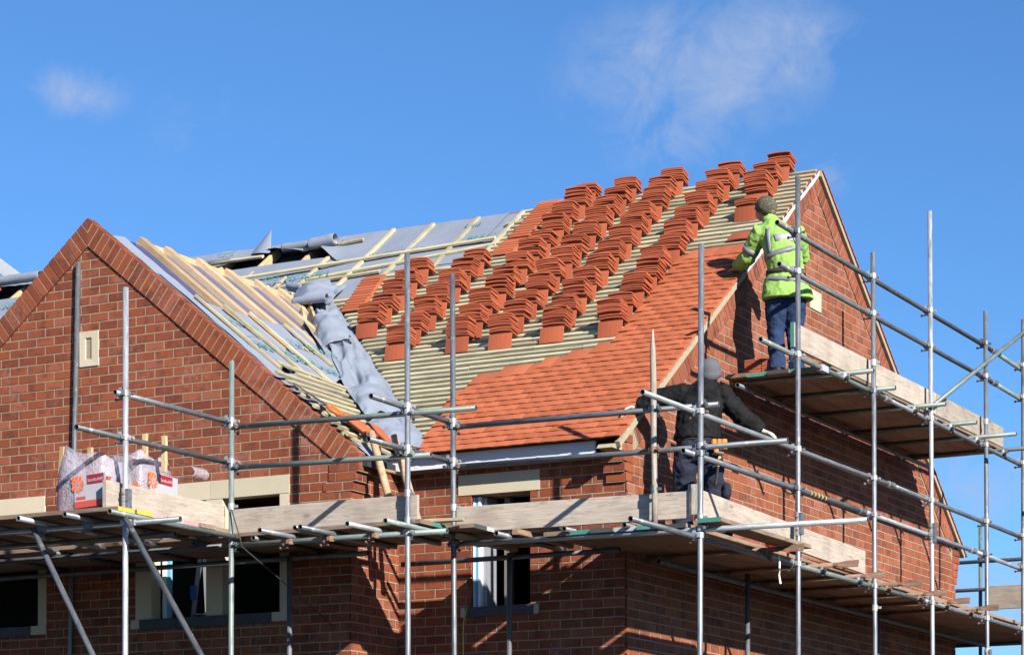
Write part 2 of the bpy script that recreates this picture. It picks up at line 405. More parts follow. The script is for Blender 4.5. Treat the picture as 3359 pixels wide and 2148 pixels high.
# ------------------------------------------------------------------ ground
g = MB(); N = 40
xs = [-1500, -300, -80]+[-40+4*i for i in range(21)]+[80, 300, 1500]
gv = [(x, y, -5.35+(.12*noise.noise(V((x*.2, y*.2, 3))) if abs(x) < 60 and abs(y) < 60 else 0)) for y in xs for x in xs]
gf = [(j*len(xs)+i, j*len(xs)+i+1, (j+1)*len(xs)+i+1, (j+1)*len(xs)+i) for j in range(len(xs)-1) for i in range(len(xs)-1)]
g.add(gv, gf, 'soil'); g.build('ground', kind='structure')

# ------------------------------------------------------------------ the house
H = .08834; BL = .225; YG = -.85
XC, XL, XA = -2.452, -8.586, -5.519            # right corner, left corner and apex of the front gable
DEPTH = 9.155; YA = 4.6; GND = -5.4
M_ = .7573; S_ = V((0, 1, M_)).normalized(); N_ = V((0, -M_, 1)).normalized()
def roofp(x, y, off=0.0): return V((x, y, .405+M_*(y+.157)))+N_*off
K_ = .8044; WS = V((1, 0, -K_)).normalized(); WN = V((K_, 0, 1)).normalized()
def wingp(x, y, off=0.0): return V((x, y, 2.905-K_*(x-XA)))+WN*off

house = tag(empty('brick_house', (0, 0, GND)), 'red brick house under construction with steep half tiled roof and two gables', 'house')

def clip_poly(poly, region):
    out = poly
    n = len(region)
    for i in range(n):
        a, b = region[i], region[(i+1) % n]
        inside = lambda p: (b[0]-a[0])*(p[1]-a[1])-(b[1]-a[1])*(p[0]-a[0]) >= -1e-9
        res = []
        for j in range(len(out)):
            p, q = out[j], out[(j+1) % len(out)]
            ip, iq = inside(p), inside(q)
            if ip: res.append(p)
            if ip != iq:
                d = (b[0]-a[0])*(q[1]-p[1])-(b[1]-a[1])*(q[0]-p[0])
                if abs(d) < 1e-12: continue
                tt = ((b[0]-a[0])*(a[1]-p[1])-(b[1]-a[1])*(a[0]-p[0]))/d
                res.append((p[0]+(q[0]-p[0])*tt, p[1]+(q[1]-p[1])*tt))
        out = res
        if len(out) < 3: return []
    return out
def area(p): return abs(sum(p[i][0]*p[(i+1) % len(p)][1]-p[(i+1) % len(p)][0]*p[i][1] for i in range(len(p))))/2
def rect_minus(r, h):
    u0, u1, z0, z1 = r; a, b, c, d = h
    if b <= u0 or a >= u1 or d <= z0 or c >= z1: return [r]
    out = []
    if a > u0: out.append((u0, a, z0, z1))
    if b < u1: out.append((b, u1, z0, z1))
    u0, u1 = max(u0, a), min(u1, b)
    if c > z0: out.append((u0, u1, z0, c))
    if d < z1: out.append((u0, u1, d, z1))
    return out
def brick_geo(b, poly, P, nrm, mat, out=.004, back=-.02):
    cx = sum(p[0] for p in poly)/len(poly); cz = sum(p[1] for p in poly)/len(poly); n = len(poly)
    def ins(p, k):
        d = math.hypot(p[0]-cx, p[1]-cz); return (p[0]+(cx-p[0])*k/max(d, .02), p[1]+(cz-p[1])*k/max(d, .02))
    r0 = [P(*p)+nrm*back for p in poly]; r1 = [P(*p)+nrm*(out-.002) for p in poly]; r2 = [P(*ins(p, .004))+nrm*out for p in poly]
    v = r0+r1+r2
    f = [tuple(range(2*n, 3*n))]
    for k in (0, 1): f += [(k*n+i, k*n+(i+1) % n, (k+1)*n+(i+1) % n, (k+1)*n+i) for i in range(n)]
    b.add(v, f, mat)
FULL = {}
def brick_wall(wall, P, udir, nrm, region, holes, u_off, z_off, z_lo, u_rng, mat, limit, lit, skip=None):
    """courses of stretcher bond; the largest lit ones become objects of their own"""
    items = []; k0 = int(math.floor((z_lo-z_off)/H)); zmax = max(p[1] for p in region)
    for k in range(k0, int((zmax-z_off)/H)+2):
        z0, z1 = z_off+k*H+.006, z_off+(k+1)*H-.006
        off = u_off+(.1125 if k % 2 else 0)
        i0 = int(math.floor((u_rng[0]-off)/BL))
        for i in range(i0, int((u_rng[1]-off)/BL)+1):
            rects = [(off+i*BL+.006, off+(i+1)*BL-.006, z0, z1)]
            for h in holes:
                rects = [q for r_ in rects for q in rect_minus(r_, h)]
            for r_ in rects:
                if r_[1]-r_[0] < .012 or r_[3]-r_[2] < .012: continue
                poly = clip_poly([(r_[0], r_[2]), (r_[1], r_[2]), (r_[1], r_[3]), (r_[0], r_[3])], region)
                if len(poly) < 3 or area(poly) < 4e-4: continue
                c = P((r_[0]+r_[1])/2, (r_[2]+r_[3])/2)
                sc = area(poly)/(c-CAM).length_squared*(1 if lit(c) else .05)
                items.append((sc, poly, r_))
    items.sort(key=lambda q: -q[0]); rest = MB()
    for j, (sc, poly, r_) in enumerate(items):
        jit = random.uniform(-.0015, .0015)
        if j < limit:
            w, h = r_[1]-r_[0], r_[3]-r_[2]
            cx, cz = (r_[0]+r_[1])/2, (r_[2]+r_[3])/2
            full = len(poly) == 4 and abs(area(poly)-w*h) < 1e-6
            key = (wall.name, round(w, 3), round(h, 3)) if full else None
            if key and key in FULL: me = FULL[key]
            else:
                b = MB(); brick_geo(b, [(p[0]-cx, p[1]-cz) for p in poly], lambda u, z: udir*u+V((0, 0, z)), nrm, mat); me = b.mesh('brick')
                if key: FULL[key] = me
            link('brick', me, wall, Matrix.Translation(P(cx, cz)+nrm*jit))
        else:
            brick_geo(rest, poly, P, nrm, mat, .004+jit)
    if rest.f: rest.build('brickwork', wall, kind='stuff')
def wall_sheet(b, P, us, zs, holes, mat):
    us = sorted(set(us)); zs = sorted(set(zs))
    for i in range(len(us)-1):
        for j in range(len(zs)-1):
            cu, cz = (us[i]+us[i+1])/2, (zs[j]+zs[j+1])/2
            if any(h[0] < cu < h[1] and h[2] < cz < h[3] for h in holes): continue
            b.add([P(us[i], zs[j]), P(us[i+1], zs[j]), P(us[i+1], zs[j+1]), P(us[i], zs[j+1])], [(0, 1, 2, 3)], mat)
def reveal(b, P, h, d, mat):
    u0, u1, z0, z1 = h; d = V(d)
    c = [P(u0, z0), P(u1, z0), P(u1, z1), P(u0, z1)]
    for i in range(4): b.add([c[i], c[(i+1) % 4], c[(i+1) % 4]+d, c[i]+d], [(0, 1, 2, 3)], mat)

# --- front gable wall (faces -Y)
PG = lambda u, z: V((u, YG, z))
WIN_R = (-4.938, -3.138, -1.09, .2); WIN_L = (-7.90, -6.043, -1.09, .2)
LIN_R = (-5.04, -3.134, .025, .20); LIN_L = (-8.0, -6.062, .025, .20)
VENT = (-5.622, -5.391, 1.44, 1.786)
zE = 2.622-K_*(XC-XA)                          # inner verge line at the corner
holesG = [WIN_R, WIN_L]
ZEG = .347
gb = MB()
wall_sheet(gb, PG, [XL, XC, *WIN_R[:2], *WIN_L[:2]], [GND, ZEG, *WIN_R[2:], -.5], holesG, 'mortar')
gb.add([PG(XL+.1, ZEG), PG(XC-.0, ZEG), PG(XA, 2.87)], [(0, 1, 2)], 'mortar')
for h in holesG: reveal(gb, PG, h, (0, .3, 0), 'mortar')
gwall = gb.build('front_gable_wall', house)
inner = [(XL, GND), (XC, GND), (XC, zE), (XA, 2.622), (XL, zE)]
nG = V((0, -1, 0))
def litG(c): return c.z > -.5 and c.x > -6.75
brick_wall(gwall, PG, V((1, 0, 0)), nG, [(XL, GND), (XC, GND), (XC, .16), (XA, 2.617), (XL, .16)],
           [LIN_R, (WIN_R[0], WIN_R[1], -1.18, .05), LIN_L, (WIN_L[0], WIN_L[1], -1.18, .05), VENT], -6.394, 1.6925, -2.6, (-8.6, XC), 'brick', 300, litG)
# verge band of bricks laid square to the slope
def verge(wall, P, ua, za, slope, sgn, length, nrm, mat, w=.09, h=.222, out=.02, lim=300):
    d = V((sgn*1.0, -slope)).normalized(); q = V((-sgn*slope, -1)).normalized()
    n = int(length/w)
    for i in range(n):
        s0, s1 = i*w+.0055, (i+1)*w-.0055
        poly = [(ua+d.x*s+q.x*r_, za+d.y*s+q.y*r_) for s, r_ in ((s0, 0), (s1, 0), (s1, h), (s0, h))]
        # trim at the apex line
        poly = clip_poly(poly if sgn < 0 else poly[::-1], [(ua, -9), (ua+50, -9), (ua+50, 9), (ua, 9)] if sgn > 0 else [(ua-50, -9), (ua, -9), (ua, 9), (ua-50, 9)])
        if len(poly) < 3 or area(poly) < 3e-4: continue
        if sum((poly[j][0]*poly[(j+1) % len(poly)][1]-poly[(j+1) % len(poly)][0]*poly[j][1]) for j in range(len(poly))) < 0: poly = poly[::-1]
        b = MB(); brick_geo(b, poly, P, nrm, mat, out+random.uniform(-.002, .002), -.1); b.build('verge_brick', wall)
    b = MB()
    pp = [(ua, za-.012), (ua+d.x*n*w, za+d.y*n*w-.012), (ua+d.x*n*w+q.x*(h-.006), za+d.y*n*w+q.y*(h-.006)), (ua, za-math.hypot(1, slope)*h+.008)]
    b.prism([P(*p)+nrm*(out-.0045) for p in pp], nrm*-(.12), 'mortar'); b.build('verge_mortar', wall)
verge(gwall, PG, XA, 2.905, K_, 1, 4.04, nG, 'brick')
verge(gwall, PG, XA, 2.905, K_, -1, 2.2, nG, 'brick')
# springer at the foot of the band, kneeler courses stepping out at the corner
def block(wall, name, lo, hi, mat='brick'):
    b = MB(); x0, y0, z0 = lo; x1, y1, z1 = hi; c = .004
    for (ax, e0, e1) in (('x', x0, x1),):
        pass
    v = []
    for x, y, z in ((x0, y0, z0), (x1, y0, z0), (x1, y1, z0), (x0, y1, z0)):
        v.append((x, y, z))
    b.box((x0+c, y0, z0+c), (x1-c, y1, z1-c), mat); b.box((x0, y0+c, z0+c), (x1, y1-c, z1-c), mat); b.box((x0+c, y0+c, z0), (x1-c, y1-c, z1), mat)
    return b.build(name, wall)
knee = [(-.005+i*H, x) for i, x in enumerate((-2.452, -2.42, -2.388, -2.352, -2.352, -2.352))]
zz = -.0
for i, xr in enumerate((-2.420, -2.388, -2.352, -2.352)):
    z0 = .0+i*H
    yf = YG-.014 if i > 0 else YG-.012
    xs_ = [xr-.34, xr-.115, xr] if i % 2 == 0 else [xr-.31, xr-.225, xr]
    for a, b_ in zip(xs_, xs_[1:]):
        block(gwall, 'kneeler_brick', (a+.005, yf, z0+.005), (b_-.003, YG+.11 if i % 2 else YG+.22, z0+H-.005))
    if i % 2: block(gwall, 'kneeler_brick', (xr-.11, YG+.12, z0+.005), (xr-.003, YG+.22, z0+H-.005))
    b = MB(); b.box((xr-.3, YG-.0095, z0-.002), (xr-.007, YG+.215, z0+H+.002), 'mortar'); b.build('kneeler_mortar', gwall)
b = MB(); b.prism([PG(-2.60, .352)+nG*.01, PG(-2.36, .352)+nG*.01, PG(-2.60, .52)+nG*.01], (0, .2, 0), 'brick'); b.build('springer_brick', gwall)
# stone lintels, jambs, mullions, sills, vent
def stone(name, u0, u1, z0, z1, proud=.012, depth=.12, par=None, mat='stone'):
    b = MB(); b.box((u0, YG-proud, z0), (u1, YG+depth, z1), mat); return b.build(name, par or gwall)
stone('stone_lintel', LIN_R[0], -4.045, .025, .20); stone('stone_lintel', -4.041, LIN_R[1], .025, .20)
stone('stone_lintel', LIN_L[0], -7.0, .025, .20); stone('stone_lintel', -6.996, LIN_L[1], .025, .20)
for w, muls in ((WIN_R, (-4.0,)), (WIN_L, (-6.95,))):
    wn = MB(); wn.box((w[0]+.2, YG+.16, w[2]+.02), (w[0]+.25, YG+.2, .02), 'frame_white'); wn.box((w[0]+.25, YG+.165, w[2]+.02), (w[0]+.29, YG+.2, .02), 'frame_blue')
    win = wn.build('window', house)
    stone('jamb', w[0], w[0]+.19, w[2], .022, .008, .14, win); stone('jamb', w[1]-.105, w[1], w[2], .022, .008, .14, win)
    for mu in muls: stone('mullion', mu-.095, mu+.095, w[2], .022, .008, .14, win)
    stone('sill_end', w[0]-.05, w[0]+.06, w[2]-.09, w[2]-.002, .02, .1, win); stone('sill_end', w[1]-.19, w[1]+.0, w[2]-.09, w[2]-.002, .02, .1, win)
    stone('sill', w[0]+.063, w[1]-.193, w[2]-.1, w[2]-.004, .03, .1, win, 'dark_sill')
b = MB(); vx0, vx1, vz0, vz1 = VENT; y = YG-.014
ou = [(vx0, vz0), (vx1, vz0), (vx1, vz1), (vx0, vz1)]; iu = [(-5.553, 1.505), (-5.472, 1.505), (-5.472, 1.722), (-5.553, 1.722)]; su = [(-5.532, 1.535), (-5.493, 1.535), (-5.493, 1.70), (-5.532, 1.70)]
for i in range(4):
    j = (i+1) % 4
    b.add([(ou[i][0], y, ou[i][1]), (ou[j][0], y, ou[j][1]), (iu[j][0], y, iu[j][1]), (iu[i][0], y, iu[i][1])], [(0, 1, 2, 3)], 'stone')
    b.add([(iu[i][0], y, iu[i][1]), (iu[j][0], y, iu[j][1]), (su[j][0], y+.05, su[j][1]), (su[i][0], y+.05, su[i][1])], [(0, 1, 2, 3)], 'stone')
    b.add([(ou[i][0], y, ou[i][1]), (ou[j][0], y, ou[j][1]), (ou[j][0], YG+.05, ou[j][1]), (ou[i][0], YG+.05, ou[i][1])], [(3, 2, 1, 0)], 'stone')
b.add([(p[0], y+.05, p[1]) for p in su], [(0, 1, 2, 3)], 'stone'); b.build('stone_vent', gwall)
# return wall of the wing (faces +X)
PRt = lambda u, z: V((XC, u, z))
b = MB(); wall_sheet(b, PRt, [YG, .02], [GND, .36], [], 'mortar'); rw = b.build('return_wall', house)
brick_wall(rw, PRt, V((0, 1, 0)), V((1, 0, 0)), [(YG, GND), (0, GND), (0, .34), (YG, .34)], [], YG, 1.6925, -2.6, (YG, 0), 'brick', 40, lambda c: c.z > -.6)

# --- main front wall (faces -Y)
PM = lambda u, z: V((u, 0, z))
MW = (-1.674, -1.01, -1.045, .01); MLIN = (-1.782, -.904, .01, .205)
b = MB(); wall_sheet(b, PM, [XC, 0, *MW[:2]], [GND, .42, *MW[2:]], [MW], 'mortar'); reveal(b, PM, MW, (0, .3, 0), 'mortar'); mwall = b.build('front_wall', house)
brick_wall(mwall, PM, V((1, 0, 0)), nG, [(XC, GND), (0, GND), (0, .42), (XC, .42)], [MLIN, (MW[0]+.03, MW[1], -1.14, .03)], -2.1543, .028, -2.6, (XC, 0), 'brick', 130, lambda c: c.z > -.7)
b = MB(); b.box((MLIN[0], -.012, MLIN[2]+.004), (MLIN[1], .12, MLIN[3]), 'stone'); b.build('stone_lintel', mwall)
wn = MB(); wn.box((-1.655, .05, -1.04), (-1.635, .12, .0), 'frame_white'); wn.box((-1.635, .055, -1.04), (-1.598, .12, .0), 'frame_blue'); wn.box((-1.598, .05, -1.04), (-1.575, .12, .0), 'frame_white')
wn.box((-1.575, .1, -1.04), (-1.53, .3, 0), 'lead'); win = wn.build('window', house)
b = MB(); b.box((-1.40, .2, -1.04), (-1.34, .28, 0), 'interior'); b.box((-1.12, .2, -1.04), (-1.06, .28, 0), 'interior'); b.build('inner_stud', win)
b = MB(); b.box((-1.70, -.03, -1.14), (-.97, .1, -1.048), 'dark_sill'); b.build('sill', win)
b = MB(); b.box((-1.755, -.015, -1.14), (-1.703, .1, -1.05), 'stone'); b.build('sill_end', win); b = MB(); b.box((-.967, -.015, -1.14), (-.92, .1, -1.05), 'stone'); b.build('sill_end', win)
# corbelled eaves bracket at the right corner
for i, (yf, w) in enumerate(((-.032, .205), (-.06, .22), (-.088, .235), (-.088, .235))):
    z0 = .025+i*H
    parts = [(-w, -.11), (-.11, -.003)] if i % 2 else [(-w, -.003)]
    for a, c_ in parts: block(mwall, 'corbel_brick', (a+.004, yf, z0+.004), (c_-.002, .03, z0+H-.005))
    bb = MB(); bb.box((-w+.004, yf+.0045, z0-.003), (-.006, .028, z0+H+.003), 'mortar'); bb.build('corbel_mortar', mwall)
b = MB(); b.box((-2.7, -.17, .262), (-.24, -.145, .392), 'fascia_white')
fb = b.build('fascia_board', house); b = MB()
for i in range(14):
    x = -2.5+i*.165; z = .285+.05*(i % 2)
    b.box((x, -.1725, z), (x+.035, -.1705, z+.03), 'fascia_mark')
b.build('printed_mark', fb)
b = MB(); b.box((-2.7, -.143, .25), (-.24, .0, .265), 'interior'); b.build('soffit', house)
b = MB(); b.box((-2.6, -.215, .392), (-.12, -.13, .425), 'felt'); b.build('eaves_felt', house)

# --- side gable wall (faces +X)
PR = lambda u, z: V((0, u, z))
nR = V((1, 0, 0)); KR = (3.743-.3)/(YA+.0)
SVENT = (4.40, 4.706, 2.505, 2.71)
b = MB(); wall_sheet(b, PR, [0, DEPTH], [GND, .36], [], 'mortar')
b.add([PR(0, .36), PR(DEPTH, .36), PR(DEPTH, .45), PR(YA, 3.95), PR(0, .45)], [(0, 1, 2, 3, 4)], 'mortar'); swall = b.build('side_gable_wall', house)
slR = (4.03-.50)/YA
zi0 = 3.743-slR*YA
def litR(c): return c.z > -.75
brick_wall(swall, PR, V((0, 1, 0)), nR, [(0, GND), (DEPTH, GND), (DEPTH, zi0), (YA, 3.738), (0, zi0+.0)], [SVENT], 6.5628-.225*30, .37, -2.6, (0, DEPTH), 'brick_side_lit', 300, litR)
verge(swall, PR, YA, 4.03, slR, 1, 5.75, nR, 'brick_side_lit', out=.012)
verge(swall, PR, YA, 4.03, slR, -1, 5.75, nR, 'brick_side_lit', out=.012)
b = MB(); b.box((-.05, SVENT[0], SVENT[2]), (.014, SVENT[1], SVENT[3]), 'stone'); b.build('stone_vent', swall)
# corbels seen edge on, front and back corner
for i in range(5):
    z0 = .025+i*H; p = min(.032+.028*i, .1)
    b = MB(); brick_geo(b, [(-p+.003, z0+.006), (.11, z0+.006), (.11, z0+H-.006), (-p+.003, z0+H-.006)], PR, nR, 'brick_side_lit', .009, -.001); b.build('corbel_brick', swall)
    b = MB(); q = min(.04+.03*i, .14)
    b.box((-.22, DEPTH-.11, z0+.005), (.009, DEPTH+q, z0+H-.005), 'brick_side_lit'); b.build('corbel_brick', swall)
# back and left walls, floors and partitions that keep the rooms dark
b = MB(); b.add([(0, DEPTH, GND), (-14, DEPTH, GND), (-14, DEPTH, .45), (0, DEPTH, .45)], [(0, 1, 2, 3)], 'brick')
b.add([(-14, DEPTH, GND), (-14, 0, GND), (-14, 0, .45), (-14, YA, 3.95), (-14, DEPTH, .45)], [(0, 1, 2, 3, 4)], 'brick')
b.add([(-14, 0, GND), (XL, 0, GND), (XL, 0, .45), (-14, 0, .45)], [(0, 1, 2, 3)], 'brick')
b.add([(XL, 0, GND), (XL, YG, GND), (XL, YG, .36), (XL, 0, .36)], [(0, 1, 2, 3)], 'brick'); b.build('rear_wall', house)
b = MB(); b.box((-13.9, YG+.3, -.32), (-.2, DEPTH-.2, -.28), 'interior') if False else None
b.box((-13.9, .35, .22), (-.2, DEPTH-.2, .26), 'interior'); b.box((XL+.2, YG+.32, .205), (XC-.1, .3, .24), 'interior')
b.box((-13.9, .35, -2.6), (-.2, DEPTH-.2, -2.5), 'interior'); b.box((XL+.2, YG+.32, -2.6), (XC-.1, .3, -2.5), 'interior')
b.box((-13.9, 3.2, -2.5), (-.2, 3.3, .2), 'interior'); b.box((-2.75, .32, -2.5), (-2.65, 3.2, .2), 'interior'); b.box((-5.6, YG+.32, -2.5), (-5.5, 3.2, .2), 'interior')
b.build('interior_partition', house)

# ------------------------------------------------------------------ main roof
PITCH = .0867
rb = MB()
def roof_strip(b, x0, x1, y0, y1, off, mat, nx=24, ny=6, amp=.0, seed=0.0):
    v = []
    for j in range(ny+1):
        for i in range(nx+1):
            x = x0+(x1-x0)*i/nx; y = y0+(y1-y0)*j/ny
            e = min(1, j/1.5, (ny-j)/1.5)+.25
            v.append(roofp(x, y, off+amp*e*noise.noise(V((x*1.3, y*2.2, seed)))))
    b.add(v, [(j*(nx+1)+i, j*(nx+1)+i+1, (j+1)*(nx+1)+i+1, (j+1)*(nx+1)+i) for j in range(ny) for i in range(nx)], mat)
YR = 4.62
roof_strip(rb, -5.6, -.02, -.16, YR, -.004, 'underlay', 30, 20, .008)
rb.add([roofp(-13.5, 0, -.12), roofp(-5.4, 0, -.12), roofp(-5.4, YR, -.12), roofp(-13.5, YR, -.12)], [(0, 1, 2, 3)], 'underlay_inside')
zR = roofp(0, YR).z
rb.add([(-13.5, YR, zR-.02), (0.03, YR, zR-.02), (0.03, DEPTH+.2, zR-.02-M_*(DEPTH+.2-YR)), (-13.5, DEPTH+.2, zR-.02-M_*(DEPTH+.2-YR))], [(3, 2, 1, 0)], 'underlay')
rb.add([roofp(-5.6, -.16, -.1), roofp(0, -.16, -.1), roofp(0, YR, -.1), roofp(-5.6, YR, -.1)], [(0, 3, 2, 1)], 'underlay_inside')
roof = rb.build('main_roof', house, smooth=True)
# left part: upper and lower sheets with a torn gap showing rafters
b = MB(); roof_strip(b, -10.5, -5.35, 2.2, 4.16, .0, 'underlay', 40, 14, .035, 2); roof_strip(b, -5.35, -3.2, 3.6, 4.02, .004, 'underlay', 16, 4, .02, 9)
b.build('roofing_underlay', roof, smooth=True)
b = MB(); v = []
nx, ny = 60, 8
for j in range(ny+1):
    for i in range(nx+1):
        x = -10.4+(6.6)*i/nx
        ylo = (4.27+.16*math.exp(-((x+7.0)/.35)**2)) if x < -6.15 else (4.28-(x+6.15)*.7 if x < -5.75 else 4.0)
        ylo += .05*noise.noise(V((x*2.1, 5, 0)))
        y = ylo+(YR-ylo)*j/ny; lift = .0
        for c, w, a in ((-6.95, .2, .06), (-6.6, .25, .07), (-6.1, .16, .08)):
            lift += a*math.exp(-((x-c)/w)**2)*(1-j/ny)**1.5
        v.append(roofp(x, y, .012+lift+.025*noise.noise(V((x*2, y*3, 4)))))
b.add(v, [(j*(nx+1)+i, j*(nx+1)+i+1, (j+1)*(nx+1)+i+1, (j+1)*(nx+1)+i) for j in range(ny) for i in range(nx)], 'underlay')
b.build('roofing_underlay', roof, smooth=True)
# the torn upstanding flap and two curled corners
def sheet(name, grid, parent, mat='underlay', thick=.004):
    b = MB(); nj, ni = len(grid), len(grid[0]); v = [p for r_ in grid for p in r_]
    b.add(v, [(j*ni+i, j*ni+i+1, (j+1)*ni+i+1, (j+1)*ni+i) for j in range(nj-1) for i in range(ni-1)], mat)
    o = b.build(name, parent, smooth=True); m_ = o.modifiers.new('thickness', 'SOLIDIFY'); m_.thickness = thick; m_.offset = 0
    s_ = o.modifiers.new('smooth', 'SUBSURF'); s_.levels = 1; s_.render_levels = 1
    return o
def bez(a, b_, c, t): return a*(1-t)**2+b_*2*t*(1-t)+c*t*t
tip = V((-7.09, 4.60, 4.235))
gr = []
for j in range(7):
    t_ = j/6
    L_ = roofp(-7.30, 4.46, .01).lerp(tip, t_**1.1); R_ = roofp(-6.95, 4.40, .02).lerp(tip+V((.012, -.02, -.0)), t_)
    gr.append([L_.lerp(R_, i/4)+V((0, -.06*sin(pi*i/4)*(1-t_), .0)) for i in range(5)])
sheet('torn_flap', gr, roof)
def curl(name, o, a, bdir, nrm, w, L, rad, parent, turns=.7, mat='underlay', flat=.4):
    """sheet lying from o along bdir that rolls up at its end; a = width direction"""
    o, a, bdir, nrm = V(o), V(a).normalized(), V(bdir).normalized(), V(nrm).normalized(); pts = []
    for k in range(5): pts.append(o+bdir*(L*flat*k/4)+nrm*.004)
    e = pts[-1]
    for k in range(1, 10):
        an = 2*pi*turns*k/9; pts.append(e+bdir*(rad*sin(an))+nrm*(rad*(1-cos(an))))
    gr = [[p+a*(w*i/6)+nrm*(.012*noise.noise(V((i*.9, j*.5, w*7)))) for i in range(7)] for j, p in enumerate(pts)]
    return sheet(name, gr, parent, mat)
curl('curled_underlay', roofp(-6.75, 4.55, .02), (1, 0, .0), -S_, N_, .42, .5, .05, roof, .6)
curl('curled_underlay', roofp(-6.30, 4.52, .03), (1, .1, .1), -S_, N_, .34, .62, .07, roof, .8)
curl('curled_underlay', roofp(-7.95, 4.45, .02), (1, 0, 0), -S_, N_, .5, .35, .03, roof, .5)
for x in (-8.1, -7.62, -6.98, -6.36, -5.75):
    board('rafter', roofp(x, 3.4, -.055), roofp(x, 4.55, -.055), .05, .1, 'rafter_wood', roof, up=N_)
for x in (-9.6, -10.2, -10.8, -11.4): board('rafter', roofp(x, 3.4, -.055), roofp(x, 4.55, -.055), .05, .1, 'rafter_wood', roof, up=N_)
b = MB(); roof_strip(b, -13.2, -10.4, 2.6, 4.2, .0, 'underlay', 20, 10, .04, 7); b.build('roofing_underlay', roof, smooth=True)
# battens, one object each
nb = 0
y = -.10
while y < YR-.03:
    xl = -2.16-(y-.0)*.978 if y < 3.05 else None
    if y < .2: xl = -2.22-.9*(y)
    if xl is None or y > 2.86:
        xl = {0: -5.6, 1: -5.35}.get(0) if y < 3.1 else (-3.9 if y < 3.62 else (-3.55 if y < 4.0 else -3.60))
        if 3.1 <= y < 3.5: xl = -4.95+.2*((nb*7) % 3)/3
        if y >= 4.0: xl = -3.5-.06*((nb*5) % 4)
    xl += .05*noise.noise(V((y*9, 1, 1)))
    right = .012+.012*((nb*7) % 3)
    # two lengths meet on a rafter
    cut = -2.4+1.2*((nb*3) % 4)/2 if xl < -3 else None
    segs = [(xl, right)] if not cut or cut > -.5 or cut < xl+.5 else [(xl, cut-.002), (cut+.002, right)]
    for a, c_ in segs:
        dz = random.uniform(-.002, .002)
        board('batten', roofp(a, y, .016+dz), roofp(c_, y+random.uniform(-.004, .004), .016+dz), .046, .036, 'batten_wood', roof, up=N_, seed=nb)
    nb += 1; y += PITCH
# sparse battens and counter battens over the bare underlay on the left
for p, q in ((roofp(-7.4, 3.80, .045), roofp(-3.62, 3.985, .045)), (roofp(-5.9, 3.60, .03), roofp(-3.55, 3.86, .03)), (roofp(-6.3, 3.50, .03), roofp(-4.9, 3.58, .03)),
             (roofp(-8.0, 4.345, .03), roofp(-6.98, 4.29, .05)), (roofp(-6.42, 4.31, .05), roofp(-6.0, 4.39, .05)), (roofp(-5.95, 4.36, .04), roofp(-5.62, 4.38, .05)),
             (roofp(-8.4, 3.55, .03), roofp(-6.4, 3.55, .03))):
    board('batten', p, q, .05, .03, 'batten_wood', roof, up=N_)
for x in (-5.34, -4.80, -4.19, -3.60): board('counter_batten', roofp(x, 3.1, .02), roofp(x+.01, 4.58, .02), .05, .035, 'batten_wood', roof, up=N_)
for x in (-5.95, -10.9): board('counter_batten', roofp(x, 2.9, .02), roofp(x+.01, 4.1, .02), .05, .035, 'batten_wood', roof, up=N_)
# tiles already laid
def tile_mesh(name, w, l, camber=.006, t=.012, nibs=False, under=.010):
    b = MB(); n = 4; c = .012; v = []
    prof = lambda i: camber*(1-(2*i/n-1)**2)
    for k, zz_ in ((0, 0), (1, t)):
        for i in range(n+1):
            x = -w/2+w*i/n; z = prof(i)+zz_
            v += [(x, under if k == 0 else 0, z), (x, l, z)]
    o = 2*(n+1); f = []
    for i in range(n):
        f.append((2*i, 2*i+1, 2*i+3, 2*i+2)); f.append((o+2*i, o+2*i+2, o+2*i+3, o+2*i+1))
        f.append((2*i, 2*i+2, o+2*i+2, o+2*i)); f.append((2*i+1, o+2*i+1, o+2*i+3, 2*i+3))
    f.append((0, o, o+1, 1)); f.append((2*n, 2*n+1, o+2*n+1, o+2*n))
    b.add(v, f, 'clay_tile')
    if nibs:
        for x in (-w*.28, w*.28): b.ball((x, l-.02, -.003), (.010, .008, .010), 'clay_tile', 6, 4)
    return b.mesh(name)
def stack_mesh(name, w, l, camber=.010, t=.0135):
    # plain tile curved along its length, two nibs at the head
    b = MB(); n = 5; v = []
    for k in (0, 1):
        for i in range(n+1):
            y = l*i/n; z = camber*(1-(2*i/n-1)**2)+k*t; v += [(-w/2, y, z), (w/2, y, z)]
    o = 2*(n+1); f = []
    for i in range(n):
        f.append((2*i, 2*i+2, 2*i+3, 2*i+1)); f.append((o+2*i, o+2*i+1, o+2*i+3, o+2*i+2))
        f.append((2*i, o+2*i, o+2*i+2, 2*i+2)); f.append((2*i+1, 2*i+3, o+2*i+3, o+2*i+1))
    f.append((0, 1, o+1, o)); f.append((2*n, o+2*n, o+2*n+1, 2*n+1))
    b.add(v, f, 'loose_tile')
    for x in (-w*.28, w*.28): b.ball((x, l-.02, -.003), (.010, .008, .010), 'loose_tile', 6, 4)
    return b.mesh(name)
T_LAID = tile_mesh('roof_tile', .163, .265, .003, .017)
T_STACK = stack_mesh('tile', .165, .265)
row = 0; y = -.235; nt_ = 0
tilt = .075
